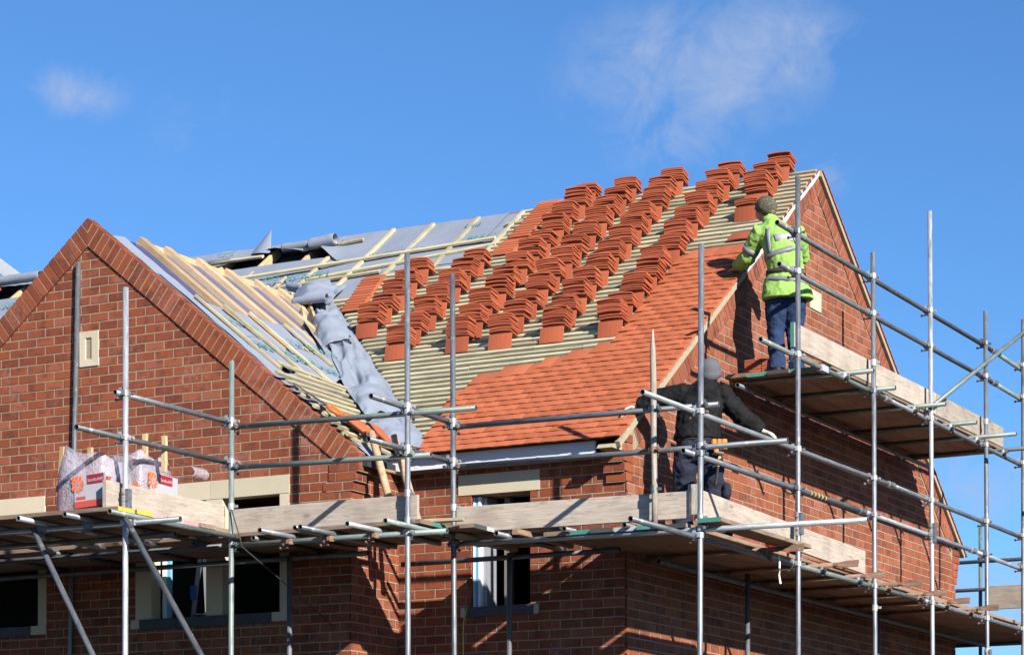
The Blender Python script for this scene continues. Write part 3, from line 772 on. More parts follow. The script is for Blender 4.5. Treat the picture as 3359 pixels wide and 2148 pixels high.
while y < 2.93:
    # left edge: one step in the middle of the slope, staggered by half a tile
    if y < .93: x_left = -2.13-.02*(row % 3)-max(0, y-.55)*-.35
    elif y < 1.27: x_left = -1.95+(y-.93)*3.5
    else: x_left = -.74-.03*noise.noise(V((row*1.7, 0, 0)))
    if y < .3: x_left = -2.08-.12*max(0, .2-abs(y))*0-.0
    x = .058-(.0825 if row % 2 else 0)
    first = True
    while x-.0 > x_left:
        w = .165
        cx = x-w/2
        t2 = S_*cos(tilt)-N_*sin(tilt); n2 = N_*cos(tilt)+S_*sin(tilt)
        jx = random.gauss(0, .0015); jr = random.gauss(0, .006)
        o_ = roofp(cx+jx, y+random.gauss(0, .0012), .052+random.uniform(-.0015, .0025))
        X = (V((1, 0, 0))*cos(jr)+t2*sin(jr)).normalized(); Y = (t2*cos(jr)-V((1, 0, 0))*sin(jr)).normalized()
        link('roof_tile', T_LAID, roof, basis(o_, X, Y, n2)); nt_ += 1
        x -= w+.0015
    if row % 2:     # half tile at the verge
        b_ = T_LAID
        link('half_tile', HALF, roof, basis(roofp(.058-.041, y, .0525), V((1, 0, 0)), S_*cos(tilt)-N_*sin(tilt), N_*cos(tilt)+S_*sin(tilt))) if row > 1 else None
    if row == 0: HALF = tile_mesh('half_tile', .0805, .265, .002)
    row += 1; y += PITCH
# mortar bedding and undercloak along the verge, membrane edge higher up
b = MB()
pp = lambda y_, off, x_=0: roofp(x_, y_, off)
b.prism([pp(-.24, -.042, .0), pp(2.62, -.034, .0), pp(2.62, .018, .0), pp(-.24, .012, .0)], (.046, 0, 0), 'undercloak')
y = -.2; rr = 0
while y < 2.6:
    e = .03+.012*noise.noise(V((rr*2.3, 0, 7)))
    b.add([pp(y+.0, .006, .053), pp(y+.105, .008, .055), pp(y+.03, .006+e, .055), pp(y+.0, .006, .02), pp(y+.105, .008, .02), pp(y+.03, .006+e, .02)], [(0, 1, 2), (5, 4, 3), (0, 2, 5, 3), (1, 4, 5, 2)], 'undercloak')
    y += PITCH; rr += 1
b.prism([(.0, -.30, .295), (.0, -.08, .295), (.0, -.02, .36), (.0, -.26, .335)], (-.16, 0, 0), 'undercloak')
b.build('verge_undercloak', roof)
b = MB(); v = []
for i in range(41):
    y = 2.6+(YR+.0-2.6)*i/40; v += [pp(y, -.048+.010*noise.noise(V((y*5, 0, 0))), .022+.004*sin(y*9)), pp(y, .0, .03)]
b.add(v, [(2*i, 2*i+2, 2*i+3, 2*i+1) for i in range(40)], 'fascia_white'); b.build('verge_membrane', roof)
# back slope: tiles seen edge-on along the far verge
zb = lambda y_: zR-M_*(y_-YR)
NB = V((0, M_, 1)).normalized(); SB = V((0, 1, -M_)).normalized()
b = MB(); b.prism([V((0, YR, zR-.06)), V((0, YR, zR+.0)), V((0, DEPTH+.24, zb(DEPTH+.24)+.0)), V((0, DEPTH+.2, zb(DEPTH+.2)-.06))], (.05, 0, 0), 'undercloak'); b.build('rear_verge_undercloak', roof)
b = MB(); y = YR+.02
while y < DEPTH+.22:
    p = V((-.3, y, zb(y)+.012)); b.frame_box(p, (.36, 0, 0), SB*.14+NB*.006, NB*.013, 'red_clay_far'); y += PITCH
b.build('rear_verge_tiles', roof, kind='stuff')
b = MB(); b.frame_box((-13.5, YR+.02, zR+.004), (13.15, 0, 0), SB*5.6, NB*.02, 'red_clay_far'); b.build('rear_slope', roof)

# ------------------------------------------------------------------ wing roof (right slope of the front gable)
wb = MB()
ys = [YG+.24+.12*i for i in range(32)]
wv = []
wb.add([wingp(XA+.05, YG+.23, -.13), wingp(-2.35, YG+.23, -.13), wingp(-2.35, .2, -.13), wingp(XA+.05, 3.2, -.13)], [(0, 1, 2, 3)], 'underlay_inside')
lz = lambda x: 2.905-K_*(XA-x)
wb.add([V((XA-.05, YG+.1, lz(XA-.05)-.02)), V((XL-.1, YG+.1, lz(XL-.1)-.02)), V((XL-.1, 0, lz(XL-.1)-.02)), V((XA-.05, 3.3, lz(XA-.05)-.02))], [(3, 2, 1, 0)], 'underlay')
wing = wb.build('wing_roof', house)
# ridge board and rafters
b = MB(); b.box((XA-.02, -.02, 2.60), (XA+.02, 2.98, 2.87), 'rafter_wood')
b = MB(); mwR, LR = along((XA, -.02, 2.745), (XA, 2.98, 2.745)); b.box((0, -.02, -.14), (LR, .02, .125), 'rafter_wood'); b.build('ridge_board', wing, mw=mwR)
for y in (-.02, .40, .95, 1.46, 2.0, 2.45):
    xe = -4.0 if y < 1.8 else -4.6
    board('rafter', wingp(XA+.03, y, -.04), wingp(xe, y, -.04), .11, .11, 'rafter_wood', wing, up=WN)
    b = MB()
b = MB(); b.add([wingp(XA+.1, YG+.2, -.045), wingp(-4.1, YG+.2, -.045), wingp(-4.2, 2.0, -.045), wingp(XA+.1, 2.9, -.045)], [(0, 1, 2, 3)], 'blue_dark'); b.build('dark_behind_film', wing)  # added sheet painted as the dark seen through the film between rafters
b = MB(); gv = []
for j in range(13):
    for i in range(13):
        y = -.1+2.75*j/12; x = XA+.16+(1.15)*i/12
        gv.append(wingp(x, y, .02-.018*abs(sin((y+.02)*pi/.49))+.01*noise.noise(V((x*4, y*4, 1)))))
b.add(gv, [(j*13+i, j*13+i+1, (j+1)*13+i+1, (j+1)*13+i) for j in range(12) for i in range(12)], 'vapour_film'); b.build('vapour_film', wing, smooth=True)
# membrane over the lower part
gr = []
for j in range(25):
    y = YG+.09+2.55*j/24
    xt = -4.76+.28*min(1, (y+.76)/.4)+.02*noise.noise(V((y*3, 0, 1)))
    if y > .9: xt -= (y-.9)*.18
    xb = -2.42 if y < -.1 else -2.42-(y+.1)*1.02
    gr.append([wingp(xt+(xb-xt)*i/20, y, .012+.022*noise.noise(V((xt+(xb-xt)*i/20*1.6, y*2.2, 8)))+.012*noise.noise(V((i*.5, y*7, 2)))) for i in range(21)])
b = MB(); b.add([p for r_ in gr for p in r_], [(j*21+i, j*21+i+1, (j+1)*21+i+1, (j+1)*21+i) for j in range(24) for i in range(20)][::1], 'underlay'); b.build('roofing_underlay', wing, smooth=True)
# lapped edge of the upper length of membrane, lifted in waves
gr = []
for j in range(31):
    y = -.5+2.05*j/30; xe = -3.45-.32*max(0, y-.45)+.06*sin(y*7.5)+.04*noise.noise(V((y*5, 2, 0)))
    row_ = []
    for i in range(6):
        x = xe-.5+.5*i/5; lift = .02+(.05*max(0, sin(y*11+1)) if i > 3 else 0)*(i-3)/2
        row_.append(wingp(x, y, lift+.006))
    gr.append(row_)
sheet('lapped_underlay', gr, wing)
gr = [[wingp(-4.80+.17*j/3+.26*i/6*0, YG+.30-.12*j/3+.3*i/6, .02+.05*sin(pi*j/3)) for i in range(7)] for j in range(4)]
# grey flashing strip tucked behind the gable coping
b = MB(); v = []
for i in range(25):
    x = XA+.22+3.0*i/24; v += [wingp(x, YG+.085, .004+.006*noise.noise(V((x*6, 0, 0)))), wingp(x, YG+.27, .03+.02*noise.noise(V((x*4, 3, 0))))]
b.add(v, [(2*i, 2*i+2, 2*i+3, 2*i+1) for i in range(24)], 'underlay'); b.build('verge_strip', wing, smooth=True)
# counter battens running down the slope
for p, q in (((-4.43, -.61), (-3.45, -.58)), ((-4.43, -.13), (-3.40, -.08)), ((-4.47, .36), (-3.30, .36)), ((-4.47, .98), (-3.88, .98))):
    board('counter_batten', wingp(*p, .05), wingp(*q, .045), .04, .03, 'batten_wood', wing, up=WN)
# battens across the slope, and the short stubs below them
for p, q in (((-3.52, -.56), (-3.41, .62)), ((-3.30, -.88), (-3.28, .55)), ((-3.20, -.86), (-3.17, .40)), ((-3.11, -.87), (-3.09, .30)), ((-3.01, -.88), (-3.00, .24)), ((-2.92, -.6), (-2.91, .18)), ((-3.40, -.4), (-3.36, .5)), ((-2.83, -.45), (-2.82, .12)), ((-2.74, -.5), (-2.73, .0))):
    board('batten', wingp(*p, .06), wingp(*q, .06), .045, .03, 'batten_wood', wing, up=WN)
for x in (-2.88, -2.78, -2.68, -2.60, -2.52): board('batten', wingp(x, -.86, .05), wingp(x, -.62+.1*random.random(), .05), .045, .035, 'batten_wood', wing, up=WN)
board('batten', wingp(-2.62, -.83, .03), wingp(-2.36, -.36, .05), .05, .03, 'batten_wood', wing, up=WN)
board('batten', wingp(-2.56, -.86, .02), wingp(-2.40, -.5, .03), .04, .03, 'batten_wood', wing, up=WN)
# eaves tray in the corner
b = MB(); b.prism([V((-2.42, -.80, .36)), V((-2.30, -.80, .30)), V((-2.30, -.80, .22)), V((-2.42, -.80, .24))], (0, .5, 0), 'felt'); b.build('eaves_tray', wing)
UX = V((1, 0, 0))
def crease(p, f, seed):
    q = V(p)*f+V((seed, seed*.7, seed*.3)); a = 0; k = 1.0
    for i in range(3): a += k*(.42-abs(noise.noise(q))); q = q*2.1+V((3.1, 1.7, 2.3)); k *= .42
    return a
# valley: membrane pulled over the ends of the main battens, crumpled
gr = []
for j in range(91):
    t_ = j/90
    ym = -.13+3.45*t_                          # along the batten ends on the main roof
    xr = -2.15-(ym+.0)*1.0 if ym < 3 else -5.15
    xr += .05*noise.noise(V((ym*3.2, 0, 0)))
    R_ = roofp(xr, ym, .05+.02*noise.noise(V((ym*6, 1, 0))))
    L_ = wingp(xr-.50-.1*sin(ym*2.2), ym-.12, .04) if t_ < .8 else roofp(xr-.45, ym-.1, .05)
    bot = V(((R_.x+L_.x)/2-.06, (R_.y+L_.y)/2, min(R_.z, L_.z)-.02))
    row_ = []
    for i in range(27):
        s = i/26; p = bez(L_, bot, R_, s)
        w = sin(pi*s)
        p = p+V((0, -.4, .8)).normalized()*(.15*(w+.10)*crease((xr*.5+s*.8, ym*.8, s*.5), 2.2, 4.0))
        row_.append(p)
    gr.append(row_)
sheet('valley_underlay', gr, wing)
# folded pieces lying in the upper valley
def drape(name, corners, parent, amp, seed, n=24, bow=.06, up=N_):
    a, b_, c, d = [V(p) for p in corners]; gr = []
    for j in range(n+1):
        v_ = j/n
        gr.append([(a.lerp(b_, i/n)).lerp(d.lerp(c, i/n), v_)+up*(bow*sin(pi*i/n)*sin(pi*v_*.9)+amp*crease(a.lerp(b_, i/n)*.5+d.lerp(c, i/n)*.5+(d-a)*v_, 3.2, seed)) for i in range(n+1)])
    return sheet(name, gr, parent)
drape('folded_underlay', (roofp(-5.76, 3.24, .10), roofp(-5.34, 3.30, .16), roofp(-4.86, 2.72, .22), roofp(-5.30, 2.60, .28)), wing, .05, 1, bow=.09)
curl('rolled_underlay', roofp(-5.30, 2.64, .24), UX, -S_, N_, .44, .12, .045, wing, .8)
curl('rolled_underlay', roofp(-5.9, 3.32, .06), (1, -.35, -.3), V((0, -1, -.5)), N_, .3, .1, .06, wing, .7)
drape('folded_underlay', (roofp(-5.22, 2.52, .08), roofp(-4.80, 2.60, .14), roofp(-4.10, 1.88, .12), roofp(-4.48, 1.72, .10)), wing, .08, 5, bow=.14)
curl('rolled_underlay', roofp(-4.42, 1.84, .10), (1, .4, .3), -S_, N_, .28, .1, .045, wing, .8)
b = MB(); b.path([roofp(-5.02, 2.42, .07), roofp(-4.8, 2.2, .08), roofp(-4.55, 1.94, .05)], [.05, .055, .04], 'underlay', 12); b.build('rolled_underlay', wing, smooth=True)
drape('folded_underlay', (wingp(-4.75, 1.75, .05), roofp(-5.1, 2.4, .02), roofp(-4.5, 1.8, .04), wingp(-4.1, 1.2, .05)), wing, .03, 9, bow=.03)
drape('folded_underlay', (wingp(-3.35, .42, .06), roofp(-3.45, 1.20, .06), roofp(-2.75, .48, .09), wingp(-2.8, -.08, .10)), wing, .075, 13, bow=.10, up=V((0, -.5, .8)))
drape('folded_underlay', (wingp(-2.92, .0, .05), roofp(-2.85, .55, .07), roofp(-2.16, -.12, .06), wingp(-2.42, -.34, .06)), wing, .06, 17, bow=.08, up=V((0, -.5, .8)))
# upright boards at the head of the valley
board('valley_board', (-5.52, 2.92, 2.93), (-4.62, 1.86, 2.12), .18, .03, 'rafter_wood', wing, up=V((-.6, -.6, .3)))
board('valley_board', (-5.40, 2.72, 2.86), (-4.66, 1.72, 2.10), .05, .045, 'rafter_wood', wing, up=WN)
board('valley_board', wingp(-2.95, .42, .09), wingp(-2.52, -.02, .08), .05, .03, 'batten_wood', wing, up=WN)
# printed lettering on the membranes
def text(body, o, xd, nrm, size, mat, parent, name='printed_text', sx=1.0):
    cu = bpy.data.curves.new(name, 'FONT'); cu.body = body; cu.size = size; cu.extrude = .0006; cu.materials.append(MATS[mat]); cu.align_x = 'CENTER'
    cu.resolution_u = 3
    xd, nrm = V(xd).normalized(), V(nrm).normalized(); yd = nrm.cross(xd)
    tmp = bpy.data.objects.new('tmp', cu); me = bpy.data.meshes.new_from_object(tmp); bpy.data.objects.remove(tmp)
    return link(name, me, parent, basis(o, xd*sx, yd, nrm))
rot180 = V((-1, 0, 0))
text('VaPOR-tec', wingp(-3.76, 1.15, .055), (0, -1, 0), WN, .26, 'print_green', wing)
text('0 1246 2928 16', wingp(-4.16, .98, .05), (0, -1, 0), WN, .14, 'print_green', wing)
text('VaPOR-tec', wingp(-3.86, .05, .05), (0, -1, 0), WN, .24, 'print_green', wing)
text('01246 2928', wingp(-4.2, -.25, .045), (0, -1, 0), WN, .13, 'print_green', wing)
text('2816', roofp(-5.08, 2.82, .20), (1, 0, 0), N_, .16, 'print_green', wing)
text('01246 2928 16', roofp(-4.85, 4.02, .035), (-1, 0, 0), N_, .15, 'print_green', roof)
text('plus', roofp(-4.15, 4.42, .035), (-1, 0, 0), N_, .13, 'print_green', roof)
text('01246', roofp(-3.85, 4.12, .035), (-1, 0, 0), N_, .15, 'print_green', roof)
text('VaPOR-tec', roofp(-6.1, 3.72, .05), (-1, 0, 0), N_, .22, 'print_green', roof)
text('plus', roofp(-7.65, 4.50, .06), (-1, 0, 0), N_, .15, 'print_green', roof)
text('VaPOR-tec', roofp(-10.85, 3.9, .05), (1, 0, 0), N_, .2, 'print_green', roof)
text('vapour control layer', wingp(-4.75, 1.30, -.06), (1, 0, -K_), WN, .09, 'print_navy', wing); text('vapour control layer', wingp(-4.75, 1.15, -.06), (1, 0, -K_), WN, .07, 'print_navy', wing)
# things on the ridge left of the front gable
b = MB(); mwp, Lp = along(roofp(-11.35, 4.4, .25), roofp(-12.1, 5.0, .45)); 
o = board('plank', V((-11.02, 4.62, 4.06)), V((-11.9, 4.62, 4.66)), .16, .03, 'paint_grey', None, up=(0, -1, .3)); tag(o, 'dark grey plank sticking up behind the front gable at the left edge', 'plank')
curl('rolled_underlay', roofp(-11.15, 4.5, .06), UX, -S_, N_, .7, .15, .06, roof, .75)
drape('roofing_underlay', (roofp(-11.3, 4.42, .06), roofp(-10.3, 4.36, .05), roofp(-10.3, 4.62, .02), roofp(-11.3, 4.62, .06)), roof, .03, 21, bow=.04)
b = MB(); b.frame_box(roofp(-13.0, 4.2, .03), (1.9, 0, 0), S_*.5, N_*.03, 'clay_tile'); b.build('far_tiling', roof)

# ------------------------------------------------------------------ piles of tiles on the battens
ORD = ['bottom', 'second', 'third', 'fourth', 'fifth', 'sixth', 'seventh', 'eighth', 'ninth', 'tenth', 'eleventh', 'top']
CORD = ['leftmost', 'second', 'third', 'fourth', 'fifth', 'sixth', 'rightmost']
cols = [(-4.0, [2.12, 2.38, 2.64, 2.90, 3.17]), (-3.32, [1.60, 1.87, 2.12, 2.38, 2.65, 2.90, 3.16]),
        (-2.61, [1.61, 1.87, 2.11, 2.40, 2.64, 2.88, 3.12, 3.40, 3.66, 3.90, 4.19, 4.45]),
        (-2.08, [1.60, 1.88, 2.11, 2.38, 2.62, 2.88, 3.12, 3.44, 3.69, 3.92, 4.18, 4.43]),
        (-1.52, [1.60, 1.88, 2.11, 2.36, 2.62, 2.88, 3.14, 3.42, 3.66, 3.92, 4.18, 4.44]),
        (-.84, [1.59, 1.84, 2.10, 2.37, 2.62, 2.87, 3.13, 3.40, 3.65, 3.91, 4.18, 4.41]),
        (-.25, [3.64, 3.88, 4.17, 4.43])]
def pile(x, y, n, label, cat_group='piles of clay tiles set out on the roof battens'):
    o_ = roofp(x, y, .032)
    root = tag(empty('tile_pile', o_), label, 'tile pile', cat_group)
    # the first tile stands on edge against the batten; the rest lie on it and on the batten behind
    lean = random.uniform(.10, .20)
    X = V((-1, 0, 0)); Yv = V((0, sin(lean), cos(lean)))
    # tile local: width .165 along x, length .265 along y -> turn it sideways
    flip = random.random() < .5
    Lx = V((-1, 0, 0)) if not flip else V((1, 0, 0)); nrm = V((0, -cos(lean), sin(lean)))
    org = o_+(V((0, 0, 0)) if not flip else V((-.265, 0, 0)))
    xa = Yv if flip is False else Yv
    # basis: local y -> along X axis of roof, local x -> up the tile, local z -> facing down the roof
    ydir = Lx; xdir = Yv; zdir = xdir.cross(ydir)
    if zdir.dot(nrm) < 0: xdir = -xdir; zdir = xdir.cross(ydir)
    link('tile', T_STACK, root, basis(org+Yv*.066, xdir, ydir, zdir))
    z = .156+random.uniform(-.006, .006); base_tilt = random.uniform(.15, .29); yaw0 = random.uniform(-.03, .03); drift = random.uniform(-.004, .005)
    for k in range(n):
        tl = base_tilt*(1-.02*k)+random.gauss(0, .022); yw = yaw0+random.gauss(0, .022)
        if random.random() < .12: tl += random.uniform(-.09, .06)
        fx = random.random() < .7
        if random.random() < .06: yw += random.choice((-1, 1))*random.uniform(.06, .14)
        xd = V((cos(yw), sin(yw), 0)); yd = V((-sin(yw)*cos(tl), cos(yw)*cos(tl), -sin(tl))); zd = xd.cross(yd)
        # local y (length) along -x of roof, local x (width) into the slope
        c = o_+V((-.1325+drift*k+random.gauss(0, .006), .0825+.006+random.gauss(0, .006), z))
        if fx: B_ = basis(c-xd*.1325, yd*-1, xd, zd)
        else: B_ = basis(c+xd*.1325, yd, xd*-1, zd)
        link('tile', T_STACK, root, B_)
        z += .0192+random.uniform(-.001, .0035)
    return root
for ci, (x, ys_) in enumerate(cols):
    for ri, y in enumerate(ys_):
        last = ri == len(ys_)-1
        n = random.choice((7, 8, 9, 9, 9, 10))
        if ri == 0: n = random.choice((9, 9, 10))
        if ci == 6: n = (3, 11, 9, 7)[ri]
        if last: n = (6, 7, 5, 6, 7, 6, 7)[ci]
        if ci == 5 and ri in (1, 3): n = 6 if ri == 1 else 9
        rname = 'top' if last else ORD[ri]
        cname = CORD[ci]
        tall = 'low' if n < 6 else 'tall' if n > 8 else 'medium'
        lab = f'{tall} pile of clay tiles, {rname} of the {cname} sloping column of piles' if ci in (0, 6) else f'{tall} pile of clay tiles, {rname} of the {cname} column of piles from the left'
        if ri and not last: lab = lab.replace(f'{rname} of', f'{rname} up in')
        pile(x+random.gauss(0, .012), y+random.gauss(0, .006), n, lab)
# loose tiles lying flat, shingled up the slope
T_FLAT = tile_mesh('tile', .165, .265, .0015, .012)
def shingled(x, y0, y1, x1, name_label, n):
    root = tag(empty('tile_row', roofp(x, y0, .03)), name_label, 'tile row', 'rows of loose tiles lying up the slope')
    for k in range(n):
        t_ = k/(n-1); y = y0+(y1-y0)*t_; xx = x+(x1-x)*t_+random.gauss(0, .008)
        tl = .16; t2 = S_*cos(tl)-N_*sin(tl); n2 = N_*cos(tl)+S_*sin(tl)
        X = V((1, 0, 0)); B_ = basis(roofp(xx, y, .055)+X*.0+t2*.0825, -t2, X, (-t2).cross(X))
        link('tile', T_FLAT, root, B_)
    return root
shingled(-4.855, 2.69, 3.34, -4.99, 'row of loose clay tiles lapped up the slope left of all the piles', 12)
shingled(-3.42, 3.54, 3.78, -3.45, 'short lapped row of clay tiles lying over the bare grey underlay', 6)
shingled(-3.42, 3.90, 4.60, -3.42, 'lapped row of clay tiles running to the ridge beside the bare underlay', 13)
o = link('tile', T_STACK, None, basis(roofp(-.42, 3.19, .045)+S_*.0825, -S_, V((1, 0, 0)), (-S_).cross(V((1, 0, 0))))); tag(o, 'single clay tile lying on the battens beside the man in green', 'roof tile')

# ------------------------------------------------------------------ scaffold
sc_root = tag(empty('scaffold', (0, -1.2, GND)), 'galvanised tube scaffold wrapped round the house with guard rails and toe boards', 'scaffold')
GZ = -5.38
def coupler_mesh(mat, bolt):
    b = MB(); n = 12
    def sleeve(c, ax, r, h):
        ax = V(ax); e = V((1, 0, 0)) if abs(ax.x) < .5 else V((0, 1, 0)); f = ax.cross(e)
        b.loft([(V(c)-ax*h, e*r, f*r), (V(c)+ax*h, e*r, f*r)], mat, n)
    sleeve((0, 0, 0), (0, 0, 1), .0315, .024); sleeve((0, .05, 0), (1, 0, 0), .0315, .024)
    b.box((-.026, .012, -.026), (.026, .04, .026), mat)
    for s in (-1, 1):
        b.box((s*.030-.012, -.014, -.018), (s*.030+.012+.014*s, .014, .018), mat)
        b.box((-.018, .05-.014, s*.030-.010), (.018, .05+.014, s*.030+.010+.010*s), mat)
    b.path([(.055, -.045, 0), (.055, .03, 0)], [.007, .007], bolt, 6); b.path([(0, .02, -.05), (0, .105, -.05)], [.007, .007], bolt, 6)
    b.path([(.055, -.045, 0), (.055, -.027, 0)], [.014, .014], bolt, 6); b.path([(0, .09, -.05), (0, .105, -.05)], [.014, .014], bolt, 6)
    return b.mesh('coupler')
CP = [coupler_mesh('zinc', 'zinc'), coupler_mesh('zinc', 'rusty_steel'), coupler_mesh('galvanised', 'galvanised'), coupler_mesh('rusty_steel', 'rusty_steel')]
def coupler(p, axis='x', side=1, k=None):
    rz = 0 if axis == 'x' else pi/2
    if side < 0: rz += pi
    me = CP[k if k is not None else random.choice((0, 0, 1, 1, 2))]
    return link('coupler', me, sc_root, Matrix.Translation(V(p)) @ Matrix.Rotation(rz, 4, 'Z'))
std = {'P1': ((-5.619, -.885, 2.469), (-5.826, -.885, GZ), 'galvanised'), 'P2': ((-2.98, -3.536, 1.386), (-2.99, -3.54, GZ), 'galvanised_bright'),
       'P3': ((-2.969, -2.02, 1.041), (-2.985, -2.02, GZ), 'galvanised_green'), 'P4': ((-1.121, -2.02, 1.792), (-1.105, -2.02, GZ), 'galvanised'),
       'P5': ((-1.132, -1.23, 1.785), (-1.09, -1.23, GZ), 'galvanised'), 'P6': ((1.318, -1.23, 1.774), (1.29, -1.23, GZ), 'galvanised'),
       'P7': ((1.3, .945, 2.888), (1.305, .95, GZ), 'galvanised'), 'P8': ((1.295, 2.90, 2.614), (1.325, 2.94, GZ), 'galvanised'),
       'P9': ((1.29, 4.59, 3.423), (1.325, 4.65, GZ), 'galvanised_bright'), 'P10': ((1.295, 6.42, 2.736), (1.325, 6.47, GZ), 'galvanised'), 'P11': ((1.3, 7.79, 2.91), (1.3, 7.8, GZ), 'galvanised_dark')}
def px(nm, z):
    a, b_, _ = std[nm]; t_ = (z-a[2])/(b_[2]-a[2]); return V(a).lerp(V(b_), t_)
for nm, (a, b_, m_) in std.items(): tube('standard', b_, a, m_, sc_root, .0245)
for p, m_ in (((-1.0, -.42), 'galvanised_dark'), ((.33, 2.0), 'galvanised_dark'), ((.33, 5.6), 'galvanised_dark'), ((-2.9, -1.2), 'galvanised_dark'), ((-7.0, -3.5), 'galvanised_dark'), ((-6.9, -1.2), 'galvanised_dark')):
    tube('standard', (p[0], p[1], GZ), (p[0], p[1], -.62), m_, sc_root)
o = MB(); b = MB(); b.path([(0, 0, 0), (.25, .004, 0), (.7, -.003, .002), (1.2, .004, -.002), (1.52, 0, 0), (1.57, 0, 0), (1.63, .002, 0), (1.69, .004, 0)], [.026, .027, .026, .0275, .025, .020, .012, .006], 'grey_pole_wood', 10)
b.build('timber_standard', sc_root, smooth=True, mw=along((.886, -1.245, -.60), (.865, -1.245, 1.09))[0])
R_ = lambda *a, **k: tube('guard_rail', *a, **k)
# bay side rails (run along Y)
R_((-3.03, -3.62, .49), (-3.03, -2.0, .50), 'galvanised', sc_root); R_((-3.03, -4.13, .115), (-3.03, -2.0, .135), 'galvanised_dark', sc_root)
# gable front rails (along X)
R_((-2.99, -1.97, .455), (-.46, -1.97, .41), 'galvanised_green', sc_root); R_((-2.99, -1.97, .09), (-.91, -1.97, .046), 'galvanised_green', sc_root)
R_((-1.17, -2.53, .48), (-1.17, -1.16, .47), 'galvanised', sc_root); R_((-1.17, -2.57, .11), (-1.17, -1.15, .12), 'galvanised', sc_root)
# main front rails
R_((-1.2, -1.18, .428), (1.461, -1.18, .409), 'galvanised', sc_root); R_((-1.2, -1.18, .072), (2.09, -1.18, .05), 'galvanised_dark', sc_root)
# side rails (along Y)
R_((1.25, -2.23, .35), (1.25, 3.5, .39), 'galvanised_bright', sc_root); R_((1.25, 3.5, .39), (1.25, 8.9, .38), 'galvanised', sc_root)
R_((1.25, -1.45, -.01), (1.25, 2.7, .02), 'galvanised', sc_root); R_((1.25, 2.7, .02), (1.25, 6.1, .02), 'galvanised_bright', sc_root); R_((1.25, 6.1, .02), (1.25, 8.9, .0), 'galvanised_bright', sc_root)
R_((1.25, .57, 2.38), (1.25, 6.85, 2.37), 'galvanised_dark', sc_root); R_((1.25, 6.85, 2.37), (1.25, 9.2, 2.31), 'galvanised_green', sc_root)
R_((1.25, .62, 2.01), (1.25, 6.85, 2.01), 'galvanised_dark', sc_root); R_((1.25, 6.85, 2.01), (1.25, 9.2, 1.97), 'galvanised_green', sc_root)
tube('brace', (1.36, 4.4, 1.31), (1.36, 8.6, 3.15), 'galvanised_green', sc_root)
L = lambda *a, **k: tube('ledger', *a, **k)
L((1.25, -2.45, -.71), (1.25, .9, -.70), 'rusty_steel' if False else 'galvanised', sc_root); L((1.25, .9, -.70), (1.25, 4.4, -.69), 'galvanised_green', sc_root); L((1.25, 4.4, -.69), (1.25, 9.6, -.70), 'galvanised', sc_root)
L((1.25, .19, 1.24), (1.25, 3.4, 1.245), 'galvanised_green', sc_root); L((1.25, 3.4, 1.245), (1.25, 9.4, 1.22), 'galvanised', sc_root)
L((-1.2, -1.18, -.62), (2.8, -1.18, -.66), 'galvanised_bright', sc_root)
L((-3.1, -1.97, -.61), (-.75, -1.97, -.622), 'galvanised_green', sc_root); L((-7.6, -1.97, -.60), (-3.1, -1.97, -.61), 'galvanised_dark', sc_root)
L((-7.6, -3.485, -.585), (-2.45, -3.485, -.60), 'galvanised', sc_root)
for y, x0, x1, z in ((-.95, -7.6, -2.2, -.61), (-2.75, -7.6, -3.05, -.60), (-.35, -2.2, .1, -.65)): L((x0, y, z), (x1, y, z), 'galvanised_dark', sc_root)
L((.3, .05, -.72), (.3, 9.4, -.72), 'galvanised_dark', sc_root); L((.22, 2.0, 1.235), (.22, 7.6, 1.235), 'galvanised_dark', sc_root)
T = lambda *a, **k: tube('transom', *a, **k)
for x, y0 in ((-5.0, -3.85), (-4.45, -3.8), (-3.878, -3.85), (-3.38, -3.85), (-2.93, -3.82)): T((x, y0, -.547), (x, -1.9, -.547), random.choice(('galvanised', 'galvanised_green', 'galvanised_bright')), sc_root)
for x, y0 in ((-2.36, -2.46), (-2.0, -2.45), (-1.93, -2.47), (-1.46, -2.45), (-1.07, -2.46)): T((x, y0, -.575), (x, -.9, -.562), random.choice(('galvanised', 'galvanised_bright', 'galvanised_green')), sc_root)
for x in (-2.75, -3.4, -4.2, -5.0, -5.8): T((x, -2.0, -.562), (x, -.88, -.562), 'galvanised_dark', sc_root)
for i, (x, y0) in enumerate(((-.62, -1.34), (.05, -1.33), (.62, -1.3))): T((x, y0, -.575), (x, -.02, -.575), 'galvanised_dark', sc_root)
# putlog tubes with flattened rusty blades, side lift
for y, xe in ((.29, 1.60), (1.59, 1.62), (2.55, 1.53), (3.35, 1.62), (4.3, 1.54), (5.13, 1.52), (5.93, 1.58)):
    T((.04, y, -.655), (xe-.22, y, -.645), 'rusty_steel', sc_root)
    b = MB(); b.loft([((xe-.24, y, -.645), (0, .024, 0), (0, 0, .024)), ((xe-.17, y, -.643), (0, .026, .02), (0, -.01, .012)), ((xe-.1, y, -.643), (0, .012, .034), (0, -.006, .004)), ((xe+.03, y, -.642), (0, .014, .036), (0, -.005, .004))], 'rusty_steel', 10)
    b.build('putlog_blade', sc_root)
for y, xe in ((2.2, 1.57), (3.1, 1.46), (4.15, 1.62), (5.3, 1.57), (6.18, 1.73), (7.12, 2.4)): T((.06, y, 1.288), (xe, y, 1.288), 'galvanised_green', sc_root)
# short timber putlog stubs in front
for x in (-1.0, -.42): board('putlog_stub', (x, -1.36, -.575), (x, -.3, -.575), .06, .05, 'ladder_wood', sc_root)
